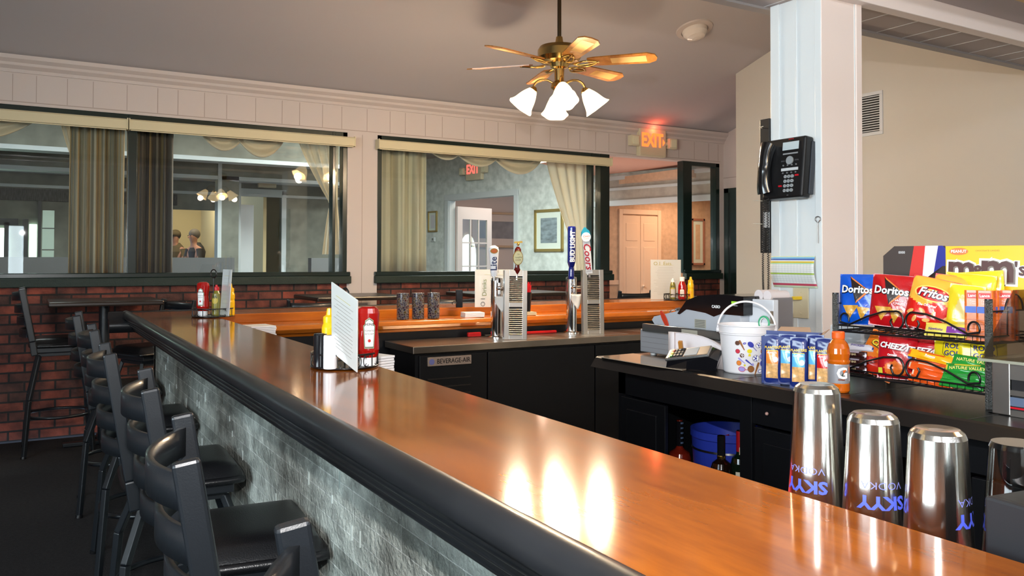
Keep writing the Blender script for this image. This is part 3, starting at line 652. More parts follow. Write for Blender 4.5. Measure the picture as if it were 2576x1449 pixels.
WST = [((.03, 6.98), 0, None, 'slat-back stool in side view by the brick wall, far left, facing the dark table'),
       ((.97, 6.74), 204, 1.0, 'black-seated stool behind the bar corner, right side of the left wall table'),
       ((1.95, 6.40), 90, 1.0, 'stool with its back to us left of the tall menu card on the bar'),
       ((3.2, 6.40), 90, 1.0, 'stool with its back to us behind the mosaic glasses'),
       ((5.40, 6.70), 90, 1.0, 'stool with its back to us in front of the peach doorway')]
for (xy, rz, sc, lb) in WST:
    s = w0_ if sc is None else (w1_ if WST.index((xy, rz, sc, lb)) == 1 else copy_tree(w1_)); s['label'] = lb; s['category'] = 'bar stool'; s['group'] = 'slat-back bar stools'
    s.location = (xy[0], xy[1], 0); s.rotation_euler.z = R(rz)
# pub tables by the brick wall
tabm = mat('dark_table_laminate', (.022, .014, .01), .3)
def table(x0, x1, y0, y1, label):
    t = thing('pub_table', label, 'table', ((x0+x1)/2, (y0+y1)/2, 0), 0, 'pub tables by the brick wall')
    hx, hy = (x1-x0)/2, (y1-y0)/2
    b = MB(); b.box(-hx, -hy, 1.065, hx, hy, 1.10); b.build('table_top', tabm, t, bevel=.01)
    b = MB(); b.cyl((0, 0, .02), (0, 0, 1.065), .038); b.build('column', stm, t)
    b = MB(); b.bar((-.27, 0, .02), (.27, 0, .02), .06, .03); b.bar((0, -.27, .02), (0, .27, .02), .06, .03); b.build('base', stm, t, bevel=.006)
table(.14, .90, 6.68, 7.36, 'dark square pub table against the brick wall behind the stool row')
table(2.05, 2.85, 6.6, 7.3, 'dark pub table below the white pier between the two windows')
table(3.55, 4.6, 6.6, 7.3, 'dark pub table below the second window, behind the beer taps')
# ================================================================ ceiling fan with light kit
brass = mat('antique_brass', (.55, .38, .14), .22, metal=1)
bladem = woodmat('honey_oak_blade', (.30, .10, .015), (.55, .24, .05), .3, (3, 3, 3), .3)
cane = mat('cane_insert', (.75, .45, .16), .5, bump=.5, bscale=300)
shadeg = mat('frosted_bell_glass', (1, .8, .5), .4, emit=2.2, ecol=(1, .74, .38))
def fan(label, loc, rz=0, lit=True, pw=21):
    x, y, z = loc
    t = thing('ceiling_fan', label, 'ceiling fan', loc, rz)
    zc = 2.97+.3*(WY-y)-z if y > 3.9 else 4.04-z
    b = MB(); b.cyl((0, 0, .18), (0, 0, zc-.02), .014); b.build('downrod', mat('rod_bronze', (.08, .055, .03), .35, metal=.8), t)
    b = MB(); b.lathe([(.0, zc+.02), (.07, zc+.01), (.06, zc-.06), (.02, zc-.09), (0, zc-.09)]); b.build('ceiling_cup', brass, t)
    b = MB(); b.lathe([(0, .215), (.022, .215), (.03, .17), (.06, .155), (.135, .145), (.15, .12), (.15, .07), (.13, .04), (.07, .03), (.06, .0), (.035, -.01), (.032, -.09), (.055, -.11), (.06, -.14), (.03, -.165), (0, -.17)], n=32); b.build('motor_housing', brass, t)
    for k in range(6):
        a = R(13+60*k); ca, sa = cos(a), sin(a)
        M = Matrix(((ca, -sa, 0, 0), (sa, ca, 0, 0), (0, 0, 1, 0), (0, 0, 0, 1))) @ Matrix.Rotation(R(-13), 4, 'X')
        b = MB(M); prof = [(.20, -.05), (.24, -.06), (.61, -.074), (.66, -.045), (.672, 0), (.66, .045), (.61, .074), (.24, .06), (.20, .05)]
        b.prism(prof, .028, .036, 'Z'); bl = b.build('blade', bladem, t, bevel=.002)
        b = MB(M); b.prism([(.36, -.036), (.60, -.042), (.60, .042), (.36, .036)], .0265, .028, 'Z'); b.build('cane_insert', cane, bl)
        b = MB(M)
        for sg in (-1, 1): b.tube(bez((.11, 0, .02), (.16, sg*.05, .01), (.19, sg*.05, .02), (.26, sg*.012, .025)), .007, 6)
        b.tube(bez((.10, 0, .02), (.15, 0, .0), (.2, 0, .02), (.28, 0, .025)), .006, 6); b.build('blade_iron', brass, t)
    for k in range(4):
        a = R(k*90-27); ca, sa = cos(a), sin(a)
        b = MB(); b.tube(bez((ca*.04, sa*.04, -.11), (ca*.11, sa*.11, -.06), (ca*.17, sa*.17, -.09), (ca*.18, sa*.18, -.14)), .008, 8); b.lathe([(0, .01), (.022, .0), (.028, -.03)], (ca*.18, sa*.18, -.14)); b.build('lamp_arm', brass, t)
        ax = Vector((ca*.75, sa*.75, -1)).normalized(); M = Matrix.Translation((ca*.182, sa*.182, -.16)) @ ax.to_track_quat('-Z', 'Y').to_matrix().to_4x4()
        b = MB(M); b.grid(lambda u, v: ((lambda r: (r*cos(2*pi*u), r*sin(2*pi*u), -.145*v))((.030+.030*sin(v*pi*.85)+.042*v**4*1.2)*(1+.05*v**3*cos(12*pi*u)))), 36, 12)
        b.build('bell_shade', shadeg, t, solid=.002)
        b = MB(M); b.sphere((0, 0, -.06), .024); b.build('bulb', mat('lit_bulb', (1, .85, .6), .5, emit=30, ecol=(1, .8, .5)), t)
        if lit:
            q = M @ Vector((0, 0, -.17)); c_, s_ = cos(rz), sin(rz)
            light('fan_lamp', 'POINT', (x+q.x*c_-q.y*s_, y+q.x*s_+q.y*c_, z+q.z), pw, (1, .79, .55), .045)
    return t
fan('lit brass ceiling fan with honey blades and four frosted bell lamps', (3.16, 4.72, 2.74), 0)
fan('second lit brass fan over the near bar, seen only as a reflection in the window', (2.8, .4, 2.74), .4, True, 3.2)
# shallow dome light on the sloped ceiling
t = thing('dome_light', 'unlit round white dome light on the sloping ceiling near the column', 'ceiling light', (5.24, 5.61, 3.528), rot=(math.atan(-.3), 0, 0))
b = MB(); b.lathe([(.0, .0), (.17, 0), (.165, -.012), (.125, -.02), (.12, -.01), (0, -.01)], n=32); b.build('trim_ring', mat('dome_ring', s2l(200, 188, 180), .5), t)
b = MB(); b.lathe([(.118, -.015), (.11, -.05), (.08, -.085), (.04, -.1), (0, -.105)], n=32); b.build('dome', mat('opal_glass', s2l(225, 215, 205), .15, coat=.3), t)
# ================================================================ mapping helpers for print on curved things
def cylmap(r, z0=0, a0=0, off=.0008):   # flat (x, z) -> wrapped on a cylinder facing -y (radius may be a function of z)
    def f(x, z):
        rr = (r(z) if callable(r) else r)+off; rm = r(0) if callable(r) else r
        a = x/rm+a0; return (rr*sin(a), -rr*cos(a), z0+z)
    return f
def wtext(name, s, size, m, parent, mp, cx, cz, ang=0, sx=1, shear=0, bold=0, spacing=1, lift=0):
    cu = bpy.data.curves.new(name, 'FONT'); cu.body = s; cu.size = size; cu.align_x = 'CENTER'; cu.align_y = 'CENTER'; cu.shear = shear; cu.offset = bold; cu.space_character = spacing; cu.resolution_u = 2
    t = bpy.data.objects.new(name, cu); COL.objects.link(t); dg = bpy.context.evaluated_depsgraph_get(); me = bpy.data.meshes.new_from_object(t.evaluated_get(dg))
    bpy.data.objects.remove(t); bpy.data.curves.remove(cu); me.materials.clear(); me.materials.append(m); me.name = name
    ca, sa = cos(ang), sin(ang)
    for v in me.vertices:
        x, y = v.co.x*sx, v.co.y; v.co = (cx+x*ca-y*sa, cz+x*sa+y*ca, 0)
    bm_ = bmesh.new(); bm_.from_mesh(me); st = max(.005, size*.2)     # slice the letters so that they follow the curved surface
    for ax in (0, 1):
        lo = min(v.co[ax] for v in bm_.verts); hi = max(v.co[ax] for v in bm_.verts); k = math.floor(lo/st)+1
        while k*st < hi:
            bmesh.ops.bisect_plane(bm_, geom=bm_.verts[:]+bm_.edges[:]+bm_.faces[:], plane_co=((k*st, 0, 0) if ax == 0 else (0, k*st, 0)), plane_no=((1, 0, 0) if ax == 0 else (0, 1, 0))); k += 1
    for v in bm_.verts:
        p = mp(v.co.x, v.co.y); v.co = (p[0], p[1]-lift, p[2])
    bm_.to_mesh(me); bm_.free()
    o = bpy.data.objects.new(name, me); COL.objects.link(o); o.parent = parent; return o
def patch(b, mp, pts, m=0, lift=0, K=4):     # polygon drawn on a mapped surface, finely divided so that it follows the curve
    q = []; n = len(pts); cx = sum(p[0] for p in pts)/n; cz = sum(p[1] for p in pts)/n
    for i in range(n):
        p0, p1 = pts[i], pts[(i+1) % n]; k = max(1, min(8, int(math.hypot(p1[0]-p0[0], p1[1]-p0[1])/.008)))
        q += [(p0[0]+(p1[0]-p0[0])*j/k, p0[1]+(p1[1]-p0[1])*j/k) for j in range(k)]
    n = len(q); big = max(math.hypot(p[0]-cx, p[1]-cz) for p in q) > .012; K = K if big else 1; vs = []
    for (x, z) in [(cx, cz)]+[(cx+(p[0]-cx)*r/K, cz+(p[1]-cz)*r/K) for r in range(1, K+1) for p in q]:
        p = mp(x, z); vs.append((p[0], p[1]-lift, p[2]))
    fs = [(0, i+1, (i+1) % n+1) for i in range(n)]
    for r in range(K-1): fs += [(1+r*n+i, 1+(r+1)*n+i, 1+(r+1)*n+(i+1) % n, 1+r*n+(i+1) % n) for i in range(n)]
    b.add(vs, fs, m)
def ell(cx, cz, rx, rz, ang=0, n=16):
    return [(cx+rx*cos(t)*cos(ang)-rz*sin(t)*sin(ang), cz+rx*cos(t)*sin(ang)+rz*sin(t)*cos(ang)) for t in [2*pi*i/n for i in range(n)]]
def rect(x0, z0, x1, z1): return [(x0, z0), (x1, z0), (x1, z1), (x0, z1)]
def rpatch(b, mp, x0, z0, x1, z1, m=0, nx=6, nz=2, lift=0):
    def f(u, v):
        p = mp(x0+(x1-x0)*u, z0+(z1-z0)*v); return (p[0], p[1]-lift, p[2])
    b.grid(f, nx, nz, m)
def P(r, g, b_, rough=.35, **k): return mat('print_%d_%d_%d' % (r, g, b_), s2l(r, g, b_), rough, **k)
wht = P(240, 240, 240); blk = P(15, 15, 18); gry = P(120, 120, 125)
chrome = mat('polished_chrome', (.75, .75, .76), .08, metal=1)
steel = mat('brushed_steel', (.55, .53, .50), .3, metal=1, bump=.05, bscale=300, vstretch=(1, 1, 30))
steelw = mat('steel_counter', (.42, .36, .30), .28, metal=1, var=.2, vscale=3)
wire = mat('black_wire', (.006, .006, .007), .3, coat=.3)
def prop(t, x, y, z, rz=0, sc=None):
    t.location = (x, y, z); t.rotation_euler.z = rz
    if sc: t.scale = (sc, sc, sc)
    return t
# ---------------------------------------------------------------- condiments
FACE = -.49   # turn so that labels look towards the seat side
def ketchup(label, inverted=True, back=False):
    t = thing('ketchup_bottle', label, 'ketchup bottle', group='condiments'); red = mat('ketchup_red', (.36, .006, .004), .12, coat=.5)
    pr = [(.0, .024), (.026, .024), (.030, .03), (.0355, .05), (.034, .085), (.031, .11), (.034, .14), (.0355, .165), (.031, .180), (.02, .186), (0, .187)] if inverted else \
         [(.0, 0), (.030, 0), (.034, .012), (.0345, .09), (.032, .12), (.020, .145), (.016, .155), (0, .156)]
    b = MB(); b.lathe(pr, n=28, squash=.8); b.build('body', red, t)
    b = MB(); b.lathe([(0, 0), (.026, 0), (.027, .026), (0, .027)] if inverted else [(0, .150), (.019, .150), (.02, .182), (.016, .186), (0, .187)], n=24, squash=.85); b.build('cap', wht, t)
    mp = cylmap(.0362, .105 if inverted else .055, 0, -.0015)
    def mp2(x, z):
        p = mp(x, z); return (p[0], p[1]*.82-.0015, p[2])
    b = MB()
    if not back:
        kp = [(-.014, -.045), (.014, -.045), (.018, .02), (.013, .024), (.012, .035), (0, .043), (-.012, .035), (-.013, .024), (-.018, .02)]
        patch(b, mp2, [(p[0]*1.15, p[1]*1.1) for p in kp], 1, 0); patch(b, mp2, [(p[0]*1.05, p[1]*1.04) for p in kp], 2, .0004); patch(b, mp2, [(p[0]*.96, p[1]*.97) for p in kp], 0, .0008); patch(b, mp2, ell(0, -.025, .005, .005), 3, .0012)
        l = b.build('label_print', [wht, P(150, 170, 140), P(90, 100, 80), P(190, 30, 20)], t)
        wtext('lettering', 'HEINZ', .010, blk, l, mp2, 0, .026, lift=.0013, bold=.0002); wtext('lettering', 'TOMATO', .0075, blk, l, mp2, 0, .006, lift=.0013); wtext('lettering', 'KETCHUP', .0065, blk, l, mp2, 0, -.004, lift=.0013)
    else:
        rpatch(b, mp2, -.018, -.03, .018, .022, 0); patch(b, mp2, ell(0, .022, .018, .008), 0)
        for k in range(5): rpatch(b, mp2, -.014, .01-k*.007, .014, .012-k*.007, 1, lift=.0006)
        b.build('label_print', [P(225, 215, 205), P(170, 150, 145)], t)
    return t
def mustard(label):
    t = thing('mustard_bottle', label, 'mustard bottle', group='condiments'); y_ = mat('mustard_yellow', s2l(238, 186, 20), .2, coat=.4)
    b = MB(); b.lathe([(0, 0), (.022, 0), (.0245, .008), (.0245, .075), (.0225, .085), (.0245, .095), (.0245, .115), (.018, .133), (.0, .134)], n=28); b.build('body', y_, t)
    b = MB(); b.lathe([(0, .131), (.0205, .131), (.0205, .149), (.016, .152), (.011, .155), (.008, .176), (.0, .178)], n=24); b.build('cap', y_, t)
    mp = cylmap(.0245, .055); b = MB(); patch(b, mp, ell(-.005, 0, .012, .016), 0); rpatch(b, mp, -.02, -.03, -.008, -.018, 1, lift=.0004); b.build('label_print', [P(225, 160, 20), P(200, 60, 30)], t)
    return t
def relish(label, cap=None, paper=False):
    t = thing('relish_bottle', label, 'relish bottle', group='condiments'); g = mat('relish_green', (.22, .19, .03), .2, coat=.5)
    b = MB(); b.lathe([(0, 0), (.024, 0), (.026, .006), (.026, .10), (.022, .13), (.014, .15), (0, .151)], n=24); b.build('body', g, t)
    b = MB(); b.lathe([(0, .148), (.016, .148), (.016, .168), (.008, .172), (.007, .182), (0, .183)], n=20); b.build('cap', cap or P(190, 30, 40), t)
    mp = cylmap(.0262, .06); b = MB(); patch(b, mp, ell(0, .03, .018, .02), 0)
    if paper: rpatch(b, mp, -.02, -.04, .02, .03, 1, lift=.0004)
    for a in (-.012, -.004, .006): patch(b, mp, ell(a, .05, .003, .01, .4), 2, .0006)
    b.build('label_print', [P(190, 170, 70), P(190, 185, 180), P(60, 70, 40)], t); return t
def caddy(label, r=.105, handle=True):
    t = thing('condiment_caddy', label, 'condiment caddy', group='wire condiment caddies')
    b = MB(); b.tube([(r*cos(a), r*sin(a), .004) for a in [2*pi*i/40 for i in range(40)]], .003, 6, closed=True); b.cyl((0, 0, .002), (0, 0, .004), r, n=40); b.build('base_ring', wire, t)
    b = MB(); b.tube([(r*cos(a), r*sin(a), .045) for a in [2*pi*i/40 for i in range(40)]], .0028, 6, closed=True); b.build('top_ring', wire, t)
    for k in range(8):
        a0 = 2*pi*k/8; b = MB()
        Q = lambda s, z: (r*cos(a0+s/r), r*sin(a0+s/r), z)
        for sg in (-1, 1):
            b.tube([Q(sg*(.004+.013*(1-cos(q))*.9), .025+.019*sin(q)) for q in [pi*i/10-pi/2 for i in range(11)]], .0014, 5)
            for up_ in (-1, 1): b.tube([Q(sg*(.016+.008*cos(q)*(1-q/9)), .025+up_*(.012+.006*sin(q)*(1-q/9))) for q in [i*.6 for i in range(9)]], .0012, 5)
        b.tube([Q(.040, .004), Q(.040, .045)], .002, 5); b.build('scroll', wire, t)
    if handle:
        b = MB(); b.tube([(0, 0, .004), (0, 0, .205)], .003, 6); b.tube([(0, .022*cos(a), .226+.022*sin(a)) for a in [2*pi*i/24 for i in range(24)]], .003, 6, closed=True); b.build('handle', wire, t)
    return t
Z1 = BT+.001
prop(caddy('wire scroll caddy with menu card, salt and one yellow mustard, nearest on the bar'), .878, 2.535, Z1, .2, 1.0)
prop(caddy('wire scroll caddy by the far bar corner holding ketchup, relish and mustard'), .957, 5.10, Z1, .5, 1.12)
prop(caddy('wire caddy on the far bar in front of the narrow window', .095, False), 4.80, 5.36, Z1, .3, 1.15)
prop(ketchup('big red ketchup bottle standing on its white cap in the nearest caddy'), .935, 2.48, Z1+.005, FACE+.25)
prop(mustard('yellow mustard bottle behind the salt in the nearest caddy'), .848, 2.60, Z1+.005, FACE)
prop(ketchup('red ketchup bottle on its cap in the caddy near the bar corner'), .905, 5.14, Z1+.005, FACE-.15, 1.07)
prop(relish('green relish bottle with red cap between ketchup and mustard, near the bar corner'), .975, 5.11, Z1+.005, FACE)
prop(mustard('slim yellow mustard bottle at the right of the caddy near the bar corner'), 1.045, 5.06, Z1+.005, FACE, 1.08)
prop(ketchup('upright red ketchup bottle with white cap on the far bar', False, True), 4.835, 5.33, Z1+.005, FACE-.3, 1.04)
prop(relish('green relish bottle with white cap left of the upright ketchup', wht, True), 4.765, 5.37, Z1+.005, FACE-.2, 1.0)
prop(mustard('yellow mustard bottle right of the upright ketchup on the far bar'), 4.895, 5.29, Z1+.005, FACE-.2, 1.1)
def shaker(label, m, x, y, h):
    t = thing('shaker', label, 'salt or pepper shaker', group='salt and pepper shakers')
    b = MB(); b.lathe([(0, 0), (.020, 0), (.0205, .003), (.0205, h-.004), (.019, h), (0, h)], n=28); b.build('body', m, t)
    b = MB(); b.lathe([(0, h-.0005), (.012, h+.0005), (0, h+.001)], n=16); b.build('lid', gry, t); return prop(t, x, y, Z1+.005)
shaker('white cylindrical salt shaker at the front of the nearest caddy', mat('white_plastic', s2l(235, 235, 238), .3, coat=.3), .806, 2.462, .102)
shaker('black cylindrical pepper shaker at the left of the nearest caddy', mat('black_gloss', (.006, .006, .008), .12, coat=.5), .790, 2.51, .104)
# menu cards in clear sleeves
card = mat('laminated_card', s2l(205, 208, 205), .08, coat=.8)
def menu(name, label, w, h, M, title=True, lines=14, side=-1):
    t = thing(name, label, 'menu card'); t.matrix_world = M
    b = MB(); b.box(-w/2, -.002, 0, w/2, .002, h); b.build('card', card, t, bevel=.001)
    for s in (side,):
        for k in range(lines):
            b = MB(); zz = h*.80-k*h*.72/lines; lw = random.uniform(.5, .8)*w/2
            b.box(-lw, s*.0022, zz, lw*.9, s*.0024, zz+.0016); b.build('printed_line', P(150, 146, 140), t)
        b = MB(); b.box(-w*.30, s*.0022, h*.86, w*.25, s*.0026, h*.865); b.build('printed_line', P(190, 180, 90), t)
    return t
def basis(origin, xa, za):
    xa = Vector(xa).normalized(); za = Vector(za); za = (za-xa*za.dot(xa)).normalized(); ya = za.cross(xa)
    return Matrix(((xa.x, ya.x, za.x, origin[0]), (xa.y, ya.y, za.y, origin[1]), (xa.z, ya.z, za.z, origin[2]), (0, 0, 0, 1)))
m1 = menu('menu_card', 'slanting laminated menu card standing in the nearest caddy', .150, .236, basis((.832, 2.405, Z1+.030), (.0318, -.139, -.05), (-.142, -.395, 1)), side=-1)
m2 = menu('menu_card', 'menu card seen edge-on in the caddy near the bar corner', .14, .27, basis((1.005, 5.02, Z1+.01), (.16, -1, .0), (.06, 0, 1)), lines=8)
m3 = menu('menu_card', 'upright cream menu card behind the bottles on the far bar', .27, .345, basis((4.80, 5.50, Z1), (.9, -.42, 0), (0, 0, 1)), lines=18)
text('lettering', 'O I  Eats', .045, P(170, 160, 90), m3, (-.03, -.0028, .31), (pi/2, 0, 0), ext=.0002)
M4 = basis((2.93, 5.16, Z1), (.9, -.35, 0), (0, 0, 1)); m4 = menu('menu_card', 'sideways drinks menu card standing behind the left beer tower', .34, .27, M4, lines=0)
text('lettering', 'Drinks', .045, P(120, 130, 80), m4, (-.10, -.0028, .14), (pi/2, -pi/2, 0), ext=.0002); text('lettering', 'O I', .045, P(90, 90, 90), m4, (-.11, -.0028, .035), (pi/2, -pi/2, 0), ext=.0002)
for k in range(7): 
    b = MB(); b.box(-.06, -.0026, .02+k*.034, .12, -.0022, .0225+k*.034); b.build('printed_line', P(150, 150, 150), m4)
text('lettering', 'I I  I I   1 ,1 5 1', .03, P(120, 120, 120), m4, (.03, -.0028, .255), (pi/2, 0, 0), ext=.0002)
t = thing('card_holder', 'small black block holding the sideways drinks menu', 'card holder'); b = MB(); b.box(-.024, -.03, 0, .024, .03, .125); b.build('block', mat('black_gloss', (.006, .006, .008), .12), t, bevel=.004); b = MB(); b.tube(spiral((-.04, -.03, .03), .02, .005, 0, 4.5, (1, 0, 0), (0, 0, 1)), .003, 6); b.build('scroll', wire, t); prop(t, 2.66, 4.95+.3, Z1, -.4)
# stacks of coasters / napkins
def stack(label, x, y, z, w, d, h, rz, n=8, cm=None, round_=False):
    t = thing('coaster_stack', label, 'coaster stack', (x, y, z), rz)
    for k in range(n):
        b = MB(); zz = h*k/n; o = random.uniform(-.003, .003); b.box(-w/2+o, -d/2, zz, w/2+o, d/2, zz+h/n*.82); b.build('coaster', cm or wht, t)
    return t
stack('stack of white coasters on the inner ledge behind the nearest caddy', 1.105, 2.86, .986, .1, .1, .075, .3)
stack('fanned white napkins on the ledge right of the corner caddy', 1.13, 4.72, .986, .14, .17, .055, .1, 6)
stack('square stack of white coasters left of the left beer tower', 2.70, 5.12, 1.013, .14, .12, .032, -.2, 5)
stack('cream coaster stack right of the left beer tower under the straw cup', 3.13, 5.12, 1.013, .13, .12, .022, -.1, 4, P(210, 200, 170))
# mosaic glasses
mos = bpy.data.materials.new('mosaic_glass'); mos.use_nodes = True; nt = mos.node_tree; bs = nt.nodes['Principled BSDF']
vo = nt.nodes.new('ShaderNodeTexVoronoi'); vo.feature = 'DISTANCE_TO_EDGE'; vo.inputs['Scale'].default_value = 75; vc = nt.nodes.new('ShaderNodeTexVoronoi'); vc.inputs['Scale'].default_value = 75
tc = nt.nodes.new('ShaderNodeTexCoord'); nt.links.new(tc.outputs['Object'], vo.inputs['Vector']); nt.links.new(tc.outputs['Object'], vc.inputs['Vector'])
ra = nt.nodes.new('ShaderNodeValToRGB'); ra.color_ramp.elements[0].color = (.10, .09, .08, 1); ra.color_ramp.elements[0].position = .08; ra.color_ramp.elements[1].color = (0, 0, 0, 1); ra.color_ramp.elements[1].position = .14
rb = nt.nodes.new('ShaderNodeValToRGB'); e = rb.color_ramp.elements; e[0].color = (.05, .006, .004, 1); e[1].color = (.10, .06, .01, 1); e.new(.5).color = (.01, .012, .03, 1)
mx = nt.nodes.new('ShaderNodeMix'); mx.data_type = 'RGBA'; mx.blend_type = 'ADD'; mx.inputs[0].default_value = 1
nt.links.new(vo.outputs['Distance'], ra.inputs[0]); nt.links.new(vc.outputs['Color'], rb.inputs[0]); nt.links.new(ra.outputs[0], mx.inputs[6]); nt.links.new(rb.outputs[0], mx.inputs[7]); nt.links.new(mx.outputs[2], bs.inputs['Base Color'])
bs.inputs['Roughness'].default_value = .15; bs.inputs['Coat Weight'].default_value = .6
def mglass(label, x, y):
    t = thing('mosaic_tumbler', label, 'tumbler', (x, y, 1.013), 0, 'mosaic glass tumblers')
    b = MB(); b.lathe([(0, 0), (.038, 0), (.041, .004), (.042, .172), (.0385, .172), (.037, .01), (0, .008)], n=32); b.build('cup', mos, t)
    b = MB(); b.tube([(.0405*cos(a), .0405*sin(a), .173) for a in [2*pi*i/32 for i in range(32)]], .0016, 6, closed=True); b.build('rim', chrome, t); return t
mglass('left, separate tumbler of dark mosaic glass on the far bar', 2.165, 5.10)
mglass('middle tumbler of dark mosaic glass on the far bar', 2.275, 5.10); mglass('rightmost tumbler of dark mosaic glass on the far bar', 2.385, 5.09)
# cup of red straws
t = thing('straw_cup', 'black plastic cup with red cocktail straws between the beer towers', 'straw cup', (3.14, 5.12, 1.036))
b = MB(); b.lathe([(0, 0), (.033, 0), (.041, .14), (.038, .14), (.03, .01), (0, .01)], n=28); b.build('cup', mat('black_gloss', (.006, .006, .008), .12), t)
for k in range(26):
    a = k*2.4; r_ = .006*k**.5; b = MB(); b.cyl((r_*.7*cos(a), r_*.7*sin(a), .02), (r_*1.5*cos(a), r_*1.5*sin(a), .19+.012*(k % 3)), .0022, n=6); b.build('straw', P(215, 20, 35), t)
# ---------------------------------------------------------------- steel under-counter with beer towers
t = thing('beer_cooler', 'black under-bar beer cooler with stainless worktop and name plate', 'cooler', (0, 0, 0))
b = MB(); b.box(2.03, 4.62, .835, 4.3, 5.08, .88); b.build('worktop', steelw, t, bevel=.004)
b = MB(); b.box(2.06, 4.66, .02, 4.28, 5.06, .835); b.build('cabinet', mat('black_cooler', (.003, .003, .004), .4), t)
for x0, x1 in ((2.08, 2.55), (2.56, 3.4), (3.41, 4.25)):
    b = MB(); b.box(x0, 4.635, .1, x1, 4.66, .82); b.build('door', mat('black_cooler', (.003, .003, .004), .4), t, bevel=.003)
b = MB(); b.box(2.13, 4.62, .755, 2.43, 4.636, .81); pl = b.build('name_plate', mat('plate_brass', (.38, .28, .22), .35, metal=.3), t, bevel=.002)
text('lettering', 'BEVERAGE-AIR', .042, blk, pl, (2.305, 4.618, .782), (pi/2, 0, 0), sx=.85); b = MB(); b.cyl((2.155, 4.62, .782), (2.155, 4.6185, .782), .018); b.build('plate_emblem', P(110, 110, 160), pl)
for k in range(6):
    b = MB(); b.box(2.13, 4.625, .42+k*.05, 2.43, 4.635, .428+k*.05); b.build('grille_slat', mat('dark_slat', (.02, .015, .012), .4), t)
for x0 in (2.62, 3.25, 3.9):
    b = MB(); b.box(x0, 4.70, .8795, x0+.5, 4.95, .8815); b.build('drip_tray', steel, t)
def tower(label, x, y, rz):
    t = thing('beer_tower', label, 'beer tower', (x, y, .8815), rz, 'chrome beer towers')
    b = MB(); b.lathe([(0, 0), (.06, 0), (.06, .008), (.042, .015), (.040, .39), (.038, .405), (.0, .41)], n=32); b.build('column', chrome, t)
    for k, sx_ in enumerate((-.0, .10)):
        b = MB(); b.cyl((sx_*.3, -.03, .33), (sx_, -.085, .335), .013); b.cyl((sx_, -.085, .30), (sx_, -.085, .375), .014); b.cyl((sx_, -.085, .30), (sx_+.002, -.10, .24), .008); b.sphere((sx_, -.085, .34), .02); b.build('faucet', chrome, t)
    b = MB(); b.grid(lambda u, v: (-.03+.075*u, -.10-.02*sin(pi*u)-.006*sin(8*u+3*v), .285-.11*v*(1-abs(u-.6)*1.1)), 8, 6); b.build('paper_towel', P(215, 210, 205, .8), t, solid=.002)
    return t
tower('left chrome beer tower under the white and oval tap handles', 2.765, 4.89, -.35); tower('right chrome beer tower under the blue and silver tap handles', 3.415, 4.94, -.35)
def ventpanel(label, M):
    t = thing('vented_panel', label, 'vented steel panel'); t.matrix_world = M; t['group'] = 'leaning vented steel panels'
    w, h = .155, .46
    b = MB()
    b.box(-w/2, -.006, 0, -.045, .006, h); b.box(.045, -.006, 0, w/2, .006, h); b.box(-.045, -.006, 0, .045, .006, .03); b.box(-.045, -.006, .215, .045, .006, .245); b.box(-.045, -.006, h-.04, .045, .006, h)
    b.box(-w/2, -.006, 0, -w/2+.004, .05, h); b.box(w/2-.004, -.006, 0, w/2, .05, h); b.build('panel', steel, t, bevel=.0015)
    b = MB(); b.box(-.045, .010, .02, .045, .012, h-.03); b.build('slot_backing', blk, t)
    for z0, z1 in ((.036, .212), (.248, .418)):
        for k in range(13):
            z = z0+(z1-z0)*k/13; b = MB(); b.bar((-.045, -.004, z), (.045, -.004, z), .010, .003, upv=(0, 1, .9)); b.build('slat', steel, t)
    return t
ventpanel('left stainless panel with louvre slots leaning in front of the beer tower', basis((2.80, 4.70, .882), (.90, -.30, -.02), (-.10, .10, 1)))
ventpanel('right stainless panel with louvre slots leaning in front of the beer tower', basis((3.50, 4.78, .882), (.90, -.30, .0), (-.16, .10, 1)))
for lb, x, y, l, rz in (('short red plastic tool on the steel worktop left of the beer tower', 2.66, 5.02, .10, 0), ('long red-handled knife on the steel worktop between the beer towers', 3.12, 5.02, .42, -.05)):
    t = thing('red_utensil', lb, 'utensil', (x, y, .882), rz); b = MB(); b.box(-l/2, -.012, 0, l/2, .012, .03 if l < .2 else .018); b.build('handle', P(170, 15, 20), t, bevel=.005)
    if l > .2:
        b = MB(); b.box(-l/2-.16, -.014, .004, -l/2, .014, .007); b.build('blade', steel, t)
# tap handles (each can be lifted off)
def tap(name, label, loc, tilt=0, rz=FACE+.1):
    t = thing(name, label, 'tap handle', loc, rot=(0, tilt, rz), group='beer tap handles'); b = MB(); b.cyl((0, 0, -.03), (0, 0, .012), .009); b.build('ferrule', chrome, t); return t
t = tap('tap_handle', 'white tapered tap handle with an orange oval on top, leftmost of the four', (2.693, 4.80, 1.30), -.02)
b = MB(); b.lathe([(0, 0), (.018, 0), (.022, .02), (.033, .15), (.036, .175), (.030, .195), (.012, .206), (0, .207)], n=24, squash=.6); b.build('body', P(228, 228, 232, .25), t)
mf = lambda x, z: (x, -.0225*(.55+.45*z/.2)-.001, z); b = MB(); patch(b, mf, ell(0, .170, .026, .018), 1, .002); patch(b, mf, ell(0, .170, .020, .013), 0, .003); b.build('emblem', [P(190, 90, 20), P(160, 130, 60, .2)], t)
wtext('lettering', 'Lite', .062, P(25, 45, 90), t, mf, -.002, .085, pi/2, bold=.001, lift=.001)
t = tap('tap_handle', 'dark red tap handle with cream oval lager badge and gold eagle', (2.824, 4.723, 1.30), .04)
b = MB(); b.lathe([(0, 0), (.012, 0), (.014, .02), (.022, .045), (.016, .06), (.014, .08), (.02, .1), (.028, .14), (.020, .185), (.008, .2), (0, .2)], n=20, squash=.6); b.build('body', mat('garnet', (.12, .008, .006), .15, coat=.5), t)
